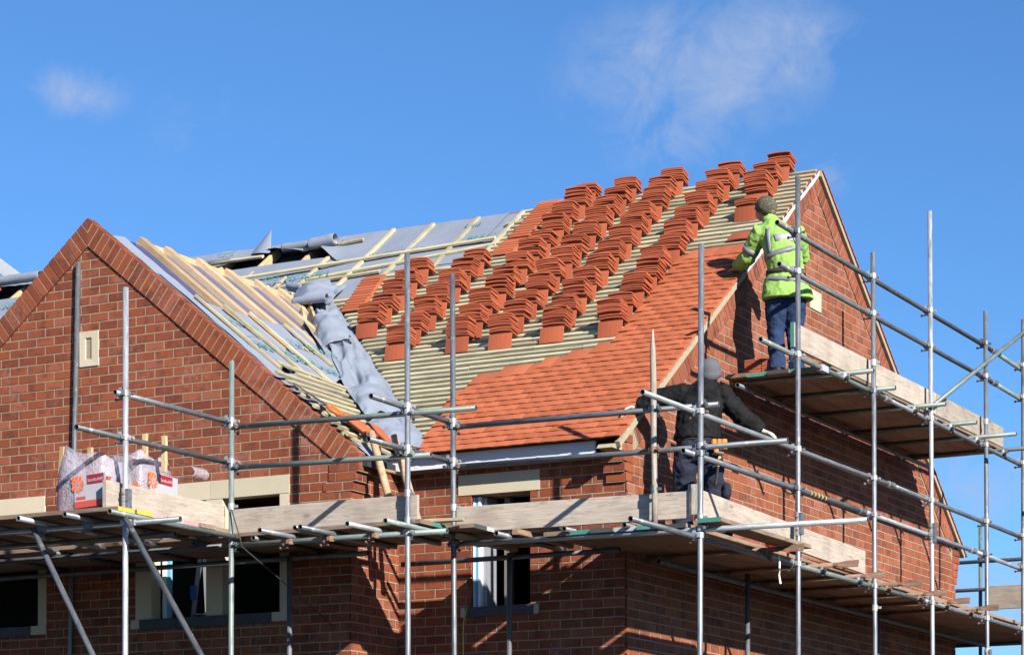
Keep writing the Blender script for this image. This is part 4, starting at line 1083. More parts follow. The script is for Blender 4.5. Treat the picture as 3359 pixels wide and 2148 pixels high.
# raking braces of the loading bay
for a, b_ in (((-3.955, -3.56, -.60), (-1.35, -3.56, -5.1)), ((-2.955, -3.60, -.545), (.05, -3.60, -5.1)), ((-5.0, -3.56, -.60), (-2.35, -3.56, -5.1))): tube('raking_brace', a, b_, 'galvanised' if a[0] < -3.9 and a[0] > -4 else 'galvanised_dark', sc_root)
# couplers at the crossings
for nm, z in (('P2', .492), ('P2', .12), ('P3', .505), ('P3', .138)): coupler(px(nm, z), 'y')
for nm, z in (('P3', .452), ('P3', .088), ('P4', .425), ('P4', .065), ('P3', -.61), ('P4', -.618)): coupler(px(nm, z), 'x')
for nm, z in (('P4', .478), ('P4', .113), ('P5', .472), ('P5', .12)): coupler(px(nm, z), 'y')
for nm, z in (('P5', .425), ('P5', .07), ('P6', .41), ('P6', .06), ('P5', -.62), ('P6', -.64)): coupler(px(nm, z), 'x')
for nm in ('P6', 'P7', 'P8', 'P9', 'P10', 'P11'):
    yy = std[nm][0][1]
    coupler(px(nm, .36+.004*yy), 'y'); coupler(px(nm, .0+.003*yy), 'y'); coupler(px(nm, -.70), 'y')
    if nm != 'P6': coupler(px(nm, 2.38), 'y'); coupler(px(nm, 2.01), 'y'); coupler(px(nm, 1.24), 'y')
coupler(px('P2', -.595), 'x'); coupler((.876, -1.245, .41), 'x', 1, 2); coupler((.876, -1.245, .06), 'x', 1, 3)
for x in (-3.878, -3.38, -2.93): coupler((x, -3.485, -.60), 'y', 1, 2)
for x in (-2.36, -1.93, -1.46): coupler((x, -1.99, -.62), 'y', 1, 3)
for y in (2.2, 4.15, 5.3, 6.18, 7.12): coupler((1.27, y, 1.265), 'x', 1, 1)
for y in (.29, 1.59, 2.55, 3.35, 4.3, 5.13, 5.93): coupler((1.27, y, -.68), 'x', 1, random.choice((2, 3)))
# toe board clips, tube sleeves
def band(p, mat='zinc', r=.030, h=.03):
    b = MB(); b.loft([((0, 0, -h), (r, 0, 0), (0, r, 0)), ((0, 0, h), (r, 0, 0), (0, r, 0))], mat, 12); b.box((-.012, -.01, -.012), (.065, .012, .012), mat); b.build('clip', sc_root, mw=Matrix.Translation(V(p)))
for nm, z in (('P3', -.27), ('P4', -.28), ('P5', -.3), ('P8', 1.52), ('P4', -.52), ('P6', -.55), ('P8', -.92), ('P10', 1.5)): band(px(nm, z))
band((.88, -1.245, -.28), 'galvanised')
for p, ax in (((1.25, 3.5, .39), 'y'), ((1.25, 2.7, .02), 'y'), ((1.25, 6.1, .02), 'y'), ((1.25, 6.85, 2.37), 'y'), ((1.25, 6.85, 2.01), 'y'), ((1.25, 4.4, -.69), 'y'), ((1.25, 3.4, 1.245), 'y')):
    b = MB(); b.loft([((-.07, 0, 0), (0, .032, 0), (0, 0, .032)), ((.07, 0, 0), (0, .032, 0), (0, 0, .032))], 'zinc', 10); b.box((-.05, -.045, -.02), (.05, .0, .02), 'galvanised')
    b.build('sleeve_coupler', sc_root, mw=Matrix.Translation(V(p)) @ Matrix.Rotation(pi/2, 4, 'Z'))
for nm, z in (('P2', -.42), ('P9', .03), ('P7', -.33), ('P10', -1.15)):
    b = MB(); b.loft([((0, 0, -.11), (.033, 0, 0), (0, .033, 0)), ((0, 0, .11), (.033, 0, 0), (0, .033, 0))], 'zinc', 12); b.box((.02, -.03, -.1), (.045, .03, .1), 'galvanised')
    for s in (-.06, .06): b.ball((0, -.032, s), (.016, .014, .016), 'rusty_steel', 8, 5)
    b.build('spigot_coupler', sc_root, mw=Matrix.Translation(px(nm, z)))
# yellow and black tape on a rail
b = MB()
for i in range(9): b.loft([((i*.045, 0, 0), (0, .0262, 0), (0, 0, .0262)), ((i*.045+.02, 0, 0), (0, .0262, 0), (0, 0, .0262))], 'paint_yellow' if i % 2 == 0 else 'paint_black', 10)
b.build('hazard_tape', sc_root, mw=along((1.25, 1.35, .011), (1.25, 2.0, .015))[0])
b = MB(); b.box((-.02, -.03, -.03), (.14, .03, .03), 'white_plastic'); b.build('paper_label', sc_root, mw=along((1.25, 1.62, 1.242), (1.25, 1.9, 1.242))[0])
# toe boards
tb = lambda p0, p1, up, **k: board('toe_board', p0, p1, .232, .038, 'weathered_board', sc_root, up=up, **k)
tb((-3.08, -3.70, -.375), (-3.08, -1.99, -.365), (1, 0, 0)); tb((-3.02, -1.94, -.40), (-1.06, -1.94, -.40), (0, -1, 0)); tb((-1.13, -1.14, -.40), (1.17, -1.14, -.42), (0, -1, 0))
tb((1.2, -1.06, -.39), (1.2, 2.89, -.47), (1, 0, 0)); tb((1.2, 1.05, 1.455), (1.2, 5.0, 1.46), (1, 0, 0), end0='paint_teal'); tb((1.2, 5.02, 1.46), (1.2, 7.3, 1.46), (1, 0, 0))
board('toe_board_end', (1.195, -1.10, -.50), (1.195, -1.10, -.24), .11, .036, 'grey_pole_wood', sc_root, up=(0, -1, 0))

# loose scaffold boards: each lifts off
PT = (None, 'paint_teal', 'paint_black', 'paint_grey', 'paint_teal', 'paint_black', None)
OR = ['first', 'second', 'third', 'fourth', 'fifth', 'sixth', 'seventh', 'eighth']
def loose(p0, p1, label, group, e0=None, e1=None, seed=0):
    o = board('scaffold_board', p0, p1, .2255, .038, 'deck_board', None, end0=e0, end1=e1, seed=seed); tag(o, label, 'scaffold board', group); return o
for i in range(7):
    loose((-7.6, -3.59+.228*i, -.504), (-2.93+.05*noise.noise(V((i*3.3, 0, 0))), -3.59+.228*i, -.504), f'{OR[i]} scaffold board from the front of the loading bay floor', 'boards of the loading bay floor', None, ('paint_yellow', 'paint_yellow', 'paint_pink', 'paint_grey', 'paint_pink', None, None)[i], i)
for i in range(5):
    loose((-7.4, -1.86+.226*i, -.519), ((-1.02 if i < 2 else -.74)+.06*noise.noise(V((i*3.3, 2, 0))), -1.86+.226*i, -.519), f'{OR[i]} scaffold board back from the toe board under the front gable', 'boards of the gable front lift', None, PT[i], 10+i)
for i in range(4):
    loose((-1.30+.08*(i % 2), -1.02+.226*i, -.535), (-.20, -1.02+.226*i, -.535), f'{OR[i]} scaffold board back from the toe board below the small window', 'boards of the main front lift', None, None, 20+i)
for i in range(6):
    x = -.08+.2265*i
    if x < .1: loose((x, -1.25, -.60), (x, -.04, -.60), f'short scaffold board with painted end, {OR[i]} from left at the corner', 'boards of the lower side lift', PT[i], None, 30+i)
    else: loose((x, -1.25+.03*(i % 2), -.60), (x, 9.3, -.60), f'long scaffold board of the lower side lift, {OR[i]} from left at the painted ends', 'boards of the lower side lift', PT[i], None, 30+i)
loose((1.42, -1.3, -.585), (1.42, .7, -.585), 'scaffold board with teal and black end outside the corner pole', 'boards of the lower side lift', 'paint_teal', 'paint_teal', 40)
for i in range(5):
    x = .19+.2265*i
    loose((x, 2.02+.03*(i % 2), 1.332), (x, 7.45, 1.332), f'{OR[i]} scaffold board from the wall in the upper side lift', 'boards of the upper side lift', (None, 'paint_teal', 'paint_black', 'paint_teal', 'paint_teal')[i], None, 50+i)
o = board('timber_offcut', (-2.62, -1.8, -.47), (-.8, -1.6, -.47), .05, .03, 'batten_wood', None); tag(o, 'pale batten offcut lying on the boards behind the ladder foot', 'timber')

# second scaffold along the rear wall
sb = tag(empty('rear_scaffold', (-.09, 10.4, GND)), 'part of another tube scaffold standing behind the house at the right edge', 'scaffold')
tube('standard', (-.09, 10.4, GZ), (-.09, 10.4, .92), 'galvanised_green', sb); tube('standard', (2.6, 10.4, GZ), (2.6, 10.4, 1.2), 'galvanised', sb)
for z, m_ in ((.45, 'galvanised_dark'), (.09, 'galvanised'), (-.62, 'galvanised_dark'), (-.95, 'galvanised_dark')): tube('guard_rail', (-2.2, 10.35, z), (3.2, 10.35, z), m_, sb)
board('toe_board', (.03, 10.3, -.03), (2.6, 10.3, -.03), .3, .038, 'weathered_board', sb, up=(0, -1, 0))
for i in range(4): board('scaffold_board', (-1.5, 9.55+.235*i, -.58), (3, 9.55+.235*i, -.58), .222, .038, 'deck_board', sb)

# ------------------------------------------------------------------ things on the decks
# wrapped packs of tiles
def pack(x0, x1, y0, y1, z0, z1, label, face):
    root = tag(empty('tile_pack', ((x0+x1)/2, (y0+y1)/2, z0)), label, 'tile pack', 'plastic wrapped packs of tiles on the loading bay')
    b = MB(); n = int((x1-x0)/.0185)
    for i in range(n):
        for r_ in range(2):
            dz = random.uniform(-.004, .004); hz = (z1-z0)/2
            b.box((x0+i*.0185+.002, y0+.02+random.uniform(-.003, .003), z0+r_*hz+.003), (x0+i*.0185+.015, y1-.02, z0+(r_+1)*hz-.003+dz), 'clay_tile')
    b.build('tiles', root, kind='stuff')
    # wrap: a loose sleeve of clear film, torn open above
    gr = []
    per = [(x0-.01, y1), (x0-.012, y0+.1), (x0-.01, y0-.008), (x0+.2, y0-.014), (x0+.4, y0-.012), (x1+.01, y0-.01), (x1+.014, y0+.2), (x1+.012, y1), (x1-.2, y1+.012), (x0+.1, y1+.01), (x0-.01, y1)]
    zs_ = [z0+.005, z0+(z1-z0)*.3, z0+(z1-z0)*.65, z1-.01, z1+.06, z1+.17]
    for j, z in enumerate(zs_):
        ro = []
        for i, (x, y) in enumerate(per):
            cx, cy = (x0+x1)/2, (y0+y1)/2; k = max(0, j-3)
            sh = 1-.10*k; topj = .09*noise.noise(V((i*1.1, j, x0*3)))*k
            edge = .10*math.exp(-((i-2)/1.6)**2)*k*.8 if face == 'front' else .05*k*noise.noise(V((i*.8, 9, 1)))
            ro.append(V((cx+(x-cx)*sh+.012*noise.noise(V((i*2, j*2, 1+x0))), cy+(y-cy)*sh+.012*noise.noise(V((i*2, j*2, 5+x0))), z+topj+edge)))
        gr.append(ro)
    sheet('plastic_wrap', gr, root, 'clear_film', .0015)
    return root
pk = pack(-3.69, -3.13, -3.60, -3.14, -.483, -.20, 'torn plastic wrapped pack of clay tiles at the front of the loading bay', 'front')
pk2 = pack(-3.62, -3.19, -3.05, -2.52, -.483, -.07, 'plastic wrapped pack of clay tiles nearer the gable behind the toe board', 'side')
def decal(parent, name, o, xd, yd, nrm, polys, mat, lift=.0):
    b = MB(); xd, yd, nrm = V(xd), V(yd), V(nrm)
    for poly in polys:
        b.prism([V(o)+xd*p[0]+yd*p[1]+nrm*lift for p in poly], nrm*.001, mat)
    return b.build(name, parent)
def fan(cx, cy, r, n=9):
    out = []
    for i in range(n):
        a0, a1 = 2*pi*i/n+.14, 2*pi*(i+1)/n-.14
        out.append([(cx+r*.18*cos((a0+a1)/2), cy+r*.18*sin((a0+a1)/2)), (cx+r*cos(a0), cy+r*sin(a0)), (cx+r*1.04*cos((a0+a1)/2), cy+r*1.04*sin((a0+a1)/2)), (cx+r*cos(a1), cy+r*sin(a1))])
    return out
def branding(parent, o, xd, yd, nrm, w):
    R4 = lambda a, c, b_, d: [(a, c), (b_, c), (b_, d), (a, d)]
    decal(parent, 'printed_panel', o, xd, yd, nrm, [R4(0, -.12, w, .145)], 'white_plastic', .004)
    decal(parent, 'printed_panel', o, xd, yd, nrm, [R4(-.02, .02, .085, .14)], 'orange_print', .0055)
    decal(parent, 'pinwheel_logo', o, xd, yd, nrm, fan(.045, .065, .062), 'orange_print', .007)
    b = MB()
    for i in range(9):
        a = 2*pi*i/9; d = V(xd)*cos(a)+V(yd)*sin(a); e = V(xd)*-sin(a)+V(yd)*cos(a); c = V(o)+V(xd)*.045+V(yd)*.065+V(nrm)*.008
        b.prism([c-e*.003, c+d*.075-e*.003, c+d*.075+e*.003, c+e*.003], V(nrm)*.001, 'white_plastic')
    b.build('pinwheel_spokes', parent)
    decal(parent, 'brand_label', o, xd, yd, nrm, [R4(.14, .06, .32, .14)], 'maroon_print', .0065)
    text('Sandtoft\u00ae', V(o)+V(xd)*.23+V(yd)*.082+V(nrm)*.0085, xd, nrm, .040, 'white_plastic', parent, 'brand_lettering')
    decal(parent, 'printed_band', o, xd, yd, nrm, [R4(0, -.13, w, -.075), R4(.02, -.06, .12, -.035)], 'red_print', .0068)
branding(pk, (-3.46, -3.618, -.335), (1, 0, .05), (-.05, 0, 1), (0, -1, 0), .34)
branding(pk2, (-3.172, -2.96, -.215), (0, 1, -.03), (0, .03, 1), (1, 0, 0), .40)
for x, y, z0, z1, par in ((-3.66, -3.55, -.15, .09, pk), (-3.37, -3.52, -.1, .065, pk), (-3.26, -2.9, -.08, .27, pk2), (-3.06+.0, -2.9, -.08, .235, pk2)):
    board('timber_stick', (x, y, z0), (x+random.uniform(-.01, .02), y, z1), .05, .03, 'rafter_wood', par, up=(0, -1, 0))
curl('torn_film', (-3.42, -3.1, -.17), (0, 1, 0), (.7, 0, .5), (-.5, 0, .7), .3, .5, .06, pk2, .35, 'clear_film')
curl('torn_film', (-3.25, -2.6, -.06), (0, 1, 0), (.8, .3, -.05), (0, 0, 1), .22, .5, .05, pk2, .5, 'clear_film')
# tiles waiting on the upper lift
def flat_pile(x, y, z, rows, label, rz):
    root = tag(empty('tile_pile', (x, y, z), rz), label, 'tile pile', 'tiles waiting on the upper lift'); 
    c_, s_ = cos(rz), sin(rz); X, Y = V((c_, s_, 0)), V((-s_, c_, 0))
    for k in range(rows):
        for q in (-1, 1):
            tl = q*.10+random.gauss(0, .02); xd = (X*cos(tl)+V((0, 0, 1))*-sin(tl)*1).normalized(); yw = random.gauss(0, .05)
            yd = (Y*cos(yw)+X*sin(yw)); yd = (yd-xd*yd.dot(xd)).normalized(); zd = xd.cross(yd)
            link('tile', T_STACK, root, basis(V((x, y, z))+X*(q*.085)-Y*.13+V((0, 0, .012+k*.021+.008)), xd, yd, zd))
    return root
flat_pile(.36, 2.32, 1.352, 7, 'low pile of clay tiles at the open end of the upper lift', .25)
flat_pile(.92, 2.75, 1.352, 7, 'low pile of clay tiles behind the feet of the man in green', -.2)
# red tub behind the toe board
b = MB(); b.loft([((0, 0, 0), (.15, 0, 0), (0, .2, 0)), ((0, 0, .30), (.19, 0, 0), (0, .25, 0)), ((0, 0, .305), (.205, 0, 0), (0, .265, 0)), ((0, 0, .33), (.205, 0, 0), (0, .265, 0)), ((0, 0, .33), (.185, 0, 0), (0, .245, 0)), ((0, 0, .05), (.145, 0, 0), (0, .19, 0))], 'red_tub', 16)
tub = b.build('tub', None, smooth=False, mw=Matrix.Translation((.80, 1.80, -.58))); tag(tub, 'red plastic tub behind the toe board of the side lift', 'tub')
b = MB()
for i in range(7): b.ball((random.uniform(-.06, .08), random.uniform(-.05, .05), random.uniform(.02, .1)), (random.uniform(.03, .06), .035, .03), 'pink_plastic', 7, 5)
o = b.build('plastic_bag', None, mw=Matrix.Translation((1.24, -1.0, -.58))); tag(o, 'crumpled pink plastic bag behind the corner pole', 'bag')
# timber pole ladder leaning in the corner
lad = tag(empty('ladder', (-2.0, -.75, -.5)), 'wooden pole ladder leaning on the eaves beside the front gable', 'ladder')
l0a, l0b = V((-2.31, -.72, .55)), V((-1.94, -.80, -.50)); l1a, l1b = V((-2.12, -.62, .52)), V((-1.75, -.70, -.50))
for a, b_ in ((l0a, l0b), (l1a, l1b)):
    b = MB(); b.path([a, a.lerp(b_, .3), a.lerp(b_, .7), b_], [.034, .037, .036, .037], 'ladder_wood', 10); b.build('stile', lad, smooth=True)
for t_ in (.12, .36, .6, .84):
    b = MB(); b.path([l0a.lerp(l0b, t_)+V((-.03, 0, .02)), l1a.lerp(l1b, t_)+V((.03, 0, -.02))], [.017, .017], 'ladder_wood', 8); b.build('rung', lad, smooth=True)
# saw and two loose tiles on the wing roof
saw = tag(empty('handsaw', wingp(-2.86, -.6, .1)), 'handsaw with orange handle lying across the battens behind the gable coping', 'saw')
ux = V((1, .38, -.72)).normalized(); uy = (WN.cross(ux)).normalized()
sp = lambda a, c, h=.095: wingp(-3.02, -.86, h)+ux*a+uy*c
b = MB(); b.prism([sp(-.14, .0), sp(.30, -.045), sp(.30, .065), sp(-.14, .04)], WN*.002, 'saw_blade'); b.build('blade', saw)
b = MB(); b.path([sp(.27, .06, .10), sp(.33, .085, .10), sp(.40, .06, .10), sp(.42, .0, .10), sp(.40, -.055, .10), sp(.33, -.07, .10), sp(.27, -.05, .10)], [.016, .02, .018, .02, .02, .02, .014], 'saw_handle', 8); b.path([sp(.29, .06, .10), sp(.31, .0, .10), sp(.29, -.05, .10)], [.014, .018, .014], 'saw_handle', 8)
b.path([sp(.42, .05, .10), sp(.445, -.0, .10)], [.012, .012], 'black_rubber', 8); b.build('handle', saw, smooth=True)
BIGT = tile_mesh('tile', .165, .265, .006, .012, True)
for (x, y, an, lab) in ((-2.72, -.60, .10, 'bright clay tile leaning beside the orange handled saw'), (-2.66, -.28, -.12, 'clay tile lying nearest the valley at the foot of the wing roof')):
    d = (WS*cos(an)+V((0, 1, 0))*sin(an)).normalized(); e = WN.cross(d).normalized()
    o = link('tile', BIGT, None, basis(wingp(x, y, .13), e, d, WN) @ Matrix.Diagonal((1.3, 1.35, 1, 1))); tag(o, lab, 'roof tile', 'tiles lying on the wing roof')
for k in range(3):
    d = (WS*cos(.2)+V((0, 1, 0))*sin(.2)).normalized(); e = WN.cross(d).normalized()
    o = link('tile', BIGT, None, basis(wingp(-2.70+.01*k, -.68-.02*k, .10+.016*k), e, d, WN)); tag(o, ['lowest', 'middle', 'upper'][k]+' clay tile of the small heap against the saw handle', 'roof tile', 'tiles lying on the wing roof')
# stepladder seen through the big window
sl = tag(empty('stepladder', (-4.6, -.3, -2.5)), 'aluminium stepladder with blue tape standing inside the gable window', 'stepladder')
for a, b_ in (((-4.56, -.32, -.45), (-4.76, -.42, -2.45)), ((-4.50, -.32, -.45), (-4.30, -.42, -2.45)), ((-4.56, -.10, -.45), (-4.76, .35, -2.45)), ((-4.50, -.10, -.45), (-4.30, .35, -2.45))):
    board('stile', a, b_, .05, .025, 'alu', sl)
for t_ in (.28, .45, .6): board('step', V((-4.56, -.32, -.45)).lerp(V((-4.76, -.42, -2.45)), t_), V((-4.50, -.32, -.45)).lerp(V((-4.30, -.42, -2.45)), t_), .08, .02, 'alu', sl)
b = MB(); b.box((-4.60, -.34, -.46), (-4.46, -.08, -.43), 'paint_yellow'); b.box((-4.635, -.375, -.86), (-4.575, -.335, -.72), 'tape_blue'); b.build('top_cap', sl)
# ribbon and cable
b = MB(); b.path([(1.31, .48, -.68), (1.31, .49, -.76), (1.30, .50, -.85), (1.31, .51, -.93)], [.006, .009, .008, .010], 'ribbon_white', 6); o = b.build('ribbon', None); tag(o, 'white ribbon of tape hanging below the side ledger', 'ribbon')
b = MB(); pts = [px('P3', -.30)+V((.03, -.04, 0)), V((-2.86, -2.08, -.5)), V((-2.80, -2.1, -.65)), V((-2.72, -1.6, -.9)), V((-2.66, -1.2, -1.1)), V((-2.60, -.95, -1.25))]
b.path(pts, [.006]*6, 'cable', 6); o = b.build('cable', None, smooth=True); tag(o, 'thin black cable hanging from the pole in front of the gable', 'cable')
b = MB(); b.path([(-1.66, -.06, -1.06), (-1.68, -.09, -1.2), (-1.69, -.08, -1.8), (-1.69, -.08, -2.3)], [.008]*4, 'paint_yellow', 6); o = b.build('cord', None, smooth=True); tag(o, 'yellow cord hanging from the dark sill of the small window', 'cord')

# ------------------------------------------------------------------ the two roofers
CLOUD = bpy.data.textures.new('folds', 'CLOUDS'); CLOUD.noise_scale = .10; CLOUD.noise_depth = 2
CLOUD2 = bpy.data.textures.new('fine_folds', 'CLOUDS'); CLOUD2.noise_scale = .045; CLOUD2.noise_depth = 1
def skin_of(b, name, parent, mw, voxel, sm, fold=0.0, fold2=0.0):
    o = b.build(name, parent, smooth=True, mw=mw)
    m_ = o.modifiers.new('remesh', 'REMESH'); m_.mode = 'VOXEL'; m_.voxel_size = voxel; m_.use_smooth_shade = True
    s_ = o.modifiers.new('smooth', 'SMOOTH'); s_.factor = .6; s_.iterations = sm
    for st, tx in ((fold, CLOUD), (fold2, CLOUD2)):
        if st:
            d = o.modifiers.new('folds', 'DISPLACE'); d.texture = tx; d.strength = st; d.mid_level = .5; d.texture_coords = 'LOCAL'
    return o
def ring(r0, f0, u, a, b_, slope=0.0): return (V((r0, f0, u)), V((a, 0, slope*a)), V((0, b_, 0)))
def torso_at(rings, u):
    rs = sorted(rings, key=lambda q: q[2])
    for p, q in zip(rs, rs[1:]):
        if p[2] <= u <= q[2]:
            t_ = (u-p[2])/(q[2]-p[2]); return [p[i]+(q[i]-p[i])*t_ for i in range(5)]
    return rs[0] if u < rs[0][2] else rs[-1]
def band_on(rings, u0, u1, grow, mat, name, parent, mw, tiltf=0.0, ang=(0, 2*pi), n=28):
    b = MB(); v = []
    for u in (u0, u1):
        for i in range(n+1):
            th = ang[0]+(ang[1]-ang[0])*i/n; uu = u+tiltf*cos(th)
            r0, f0, _, a, b_ = torso_at(rings, uu); v.append((r0+(a+grow)*cos(th), f0+(b_+grow)*sin(th), uu))
    b.add(v, [(i, i+1, n+2+i, n+1+i) for i in range(n)], mat); o = b.build(name, parent, smooth=True, mw=mw)
    m_ = o.modifiers.new('thickness', 'SOLIDIFY'); m_.thickness = .002; return o
def strip_on(rings, pts, w, grow, mat, name, parent, mw):   # tape running over the back: pts are (angle, u)
    b = MB(); v = []; n = len(pts)
    for th, u in pts:
        for s in (-1, 1):
            r0, f0, _, a, b_ = torso_at(rings, u); t2 = th+s*w/2/max(a, .1); v.append((r0+(a+grow)*cos(t2), f0+(b_+grow)*sin(t2), u))
    b.add(v, [(2*i, 2*i+1, 2*i+3, 2*i+2) for i in range(n-1)], mat); o = b.build(name, parent, smooth=True, mw=mw)
    m_ = o.modifiers.new('thickness', 'SOLIDIFY'); m_.thickness = .002; return o
def hand(b, wrist, d, nrm, mat, s=1.0, curlf=.6, side=1):
    """palm and five separate bent fingers; d = pointing direction, nrm = back of the hand"""
    wrist, d, nrm = V(wrist), V(d).normalized(), V(nrm).normalized(); nrm = (nrm-d*nrm.dot(d)).normalized(); a = d.cross(nrm)*side
    b.path([wrist-d*.03*s, wrist+d*.02*s, wrist+d*.06*s, wrist+d*.095*s], [(.028*s, .022*s), (.036*s, .02*s), (.042*s, .019*s), (.038*s, .014*s)], mat, 10)
    for i, (off, ln_) in enumerate(((-.030, .066), (-.010, .074), (.011, .070), (.030, .054))):
        p = wrist+d*.088*s+a*off*s; dirs = d; pts = [p-d*.02*s, p]
        for k in range(3):
            an = curlf*(.35+.5*k); dd = (d*cos(an)-nrm*sin(an)); p = p+dd*ln_*s/3*1.15; pts.append(p)
        b.path(pts, [.0095*s, .0095*s, .009*s, .0082*s, .006*s], mat, 8)
    p = wrist+d*.025*s-a*.034*s; tdir = (d*.75-a*.55-nrm*.25*curlf).normalized()
    b.path([p, p+tdir*.03*s, p+tdir*.055*s+d*.008*s-nrm*.008*curlf, p+tdir*.072*s+d*.016*s-nrm*.016*curlf], [.014*s, .0125*s, .011*s, .007*s], mat, 8)
def head_on(b, c, s, yaw, pitch, mat):
    """head with brow, nose, chin, ears; looks along +y before yaw/pitch"""
    M3 = Matrix.Translation(V(c)) @ Matrix.Rotation(yaw, 4, 'Z') @ Matrix.Rotation(-pitch, 4, 'X') @ Matrix.Scale(s, 4)
    n0 = len(b.v)
    b.ball((0, -.01, .03), (.076, .096, .10), mat, 16, 12); b.ball((0, .02, -.045), (.060, .075, .07), mat, 14, 10); b.ball((0, .075, -.08), (.026, .02, .022), mat, 8, 6)
    b.path([(0, .08, .03), (0, .10, .0), (0, .112, -.022), (0, .095, -.036)], [.009, .012, .016, .010], mat, 8)
    for s_ in (-1, 1):
        b.ball((s_*.078, -.004, -.004), (.012, .022, .034), mat, 8, 8); b.ball((s_*.032, .078, .022), (.014, .008, .008), mat, 8, 6)
    b.path([(-.024, .088, -.056), (0, .096, -.058), (.024, .088, -.056)], [.006, .008, .006], mat, 6)
    for i in range(n0, len(b.v)): b.v[i] = tuple(M3 @ V(b.v[i]))
    return M3
def boot(b, heel, d, mat, s=1.0):
    heel, d = V(heel), V(d).normalized(); u = V((0, 0, 1))
    b.path([heel-d*.035+u*.045, heel+d*.03+u*.05, heel+d*.10+u*.048, heel+d*.17+u*.035, heel+d*.225+u*.026], [(.036, .045), (.042, .05), (.045, .045), (.047, .034), (.034, .024)], mat, 10)
    b.path([heel+u*.05, heel+u*.13], [.045, .047], mat, 10)

# --- the roofer in the green jacket, upper lift
mw1 = Matrix.Translation((.575, 2.25, 1.352)) @ Matrix.Rotation(YAW, 4, 'Z')
T1 = [(.07, -.01, .73, .262, .20), (.065, -.01, .80, .25, .19), (.06, 0, .90, .22, .172), (.05, 0, 1.0, .180, .155), (.04, .0, 1.08, .185, .158), (.02, .015, 1.22, .196, .158), (-.01, .035, 1.36, .205, .14), (-.03, .05, 1.44, .185, .118), (-.06, .065, 1.50, .125, .10)]
body = MB()
body.loft([ring(*q) for q in [(a, f_, u, w*.82, d*.8) for a, f_, u, w, d in T1[2:]]], 'skin', 16)
LS, RS = V((-.20, .05, 1.415)), V((.165, .06, 1.415))
LE, RE = V((-.315, .20, 1.20)), V((.24, .28, 1.23)); LH, RH = V((-.415, .46, 1.155)), V((.05, .52, 1.18))
for a, e, w in ((LS, LE, LH), (RS, RE, RH)): body.path([a, e, w], [.06, .05, .036], 'skin', 10)
LHp, RHp = V((-.03, 0, .80)), V((.13, 0, .80)); LK, RK = V((-.045, .07, .44)), V((.15, .09, .44)); LF, RF = V((-.03, .0, .08)), V((.16, .03, .08))
for h_, k_, f_ in ((LHp, LK, LF), (RHp, RK, RF)): body.path([h_, k_, f_], [.08, .055, .045], 'skin', 10)
body.path([(.02, .04, 1.44), (-.09, .075, 1.52), (-.13, .10, 1.60)], [.08, .058, .055], 'skin', 12)
HC1 = V((-.150, .125, 1.655)); HM = head_on(body, HC1, 1.0, radians(38), radians(-28), 'skin')
hand(body, LH, (-.2, .85, -.25), (0, .2, 1), 'skin', 1.0, .5, 1); hand(body, RH, (-.4, .85, -.1), (.1, .1, 1), 'skin', 1.0, .5, -1)
p1 = skin_of(body, 'person', None, mw1, .008, 4); tag(p1, 'person in lime green hi vis jacket and camouflage cap leaning over the roof edge', 'person')
jk = MB(); jk.loft([ring(*q) for q in T1], 'hi_vis', 22)
for a, e, w in ((LS, LE, LH), (RS, RE, RH)):
    jk.path([a+(V((.05, 0, -.02)) if a.x < 0 else V((-.05, 0, -.02))), a, a.lerp(e, .5), e, e.lerp(w, .5), w-(w-e).normalized()*.05], [.085, .09, .085, .082, .074, .062], 'hi_vis', 14)
jk.path([(-.055, .055, 1.475), (-.095, .075, 1.53), (-.112, .085, 1.572)], [(.10, .09), (.082, .08), (.079, .078)], 'hi_vis', 14)
skin_of(jk, 'jacket', p1, mw1, .011, 5, .03, .014)
band_on(T1, .885, .925, .004, 'reflective_tape', 'reflective_band', p1, mw1, -.02); band_on(T1, 1.165, 1.215, .004, 'reflective_tape', 'reflective_band', p1, mw1, .055)
band_on(T1, .975, 1.02, .010, 'belt_brown', 'belt', p1, mw1)
for sgn in (-1, 1): strip_on(T1, [(-pi/2+sgn*(.55+.30*(1-t_/7)), 1.20+.03*sgn+(.255-.02*sgn)*t_/7) for t_ in range(8)], .05, .006, 'reflective_tape', 'reflective_strap', p1, mw1)
strip_on(T1, [(-pi/2+.12, 1.285), (-pi/2+.12, 1.36)], .17, .016, 'white_plastic', 'back_panel', p1, mw1)
b = MB(); e0, e1 = LS.lerp(LE, .62), LS.lerp(LE, .82); b.path([e0, e1], [.089, .085], 'reflective_tape', 14); b.build('sleeve_band', p1, smooth=True, mw=mw1)
tr = MB(); tr.loft([ring(.05, 0, .72, .195, .15), ring(.05, 0, .80, .195, .155), ring(.05, 0, .95, .165, .135)], 'denim', 18)
for h_, k_, f_ in ((LHp, LK, LF), (RHp, RK, RF)):
    tr.path([h_, h_.lerp(k_, .25), h_.lerp(k_, .7), k_, k_.lerp(f_, .5), f_, f_+V((0, 0, -.03))], [.118, .124, .102, .088, .082, .080, .088], 'denim', 14)
skin_of(tr, 'trousers', p1, mw1, .011, 4, .035, .014)
bt = MB(); boot(bt, (-.03, -.02, 0), (-.75, .6, 0), 'boot'); boot(bt, (.16, .0, 0), (-.4, .9, 0), 'boot'); skin_of(bt, 'boots', p1, mw1, .008, 3)
cp = MB(); n0 = len(cp.v); cp.loft([((0, -.012, -.03), (.098, 0, 0), (0, .118, .012)), ((0, -.012, .03), (.101, 0, 0), (0, .121, .008)), ((0, -.012, .08), (.093, 0, 0), (0, .112, 0)), ((0, -.012, .118), (.066, 0, 0), (0, .08, 0)), ((0, -.012, .136), (.030, 0, 0), (0, .037, 0)), ((0, -.012, .140), (.004, 0, 0), (0, .005, 0))], 'cap_camo', 18)
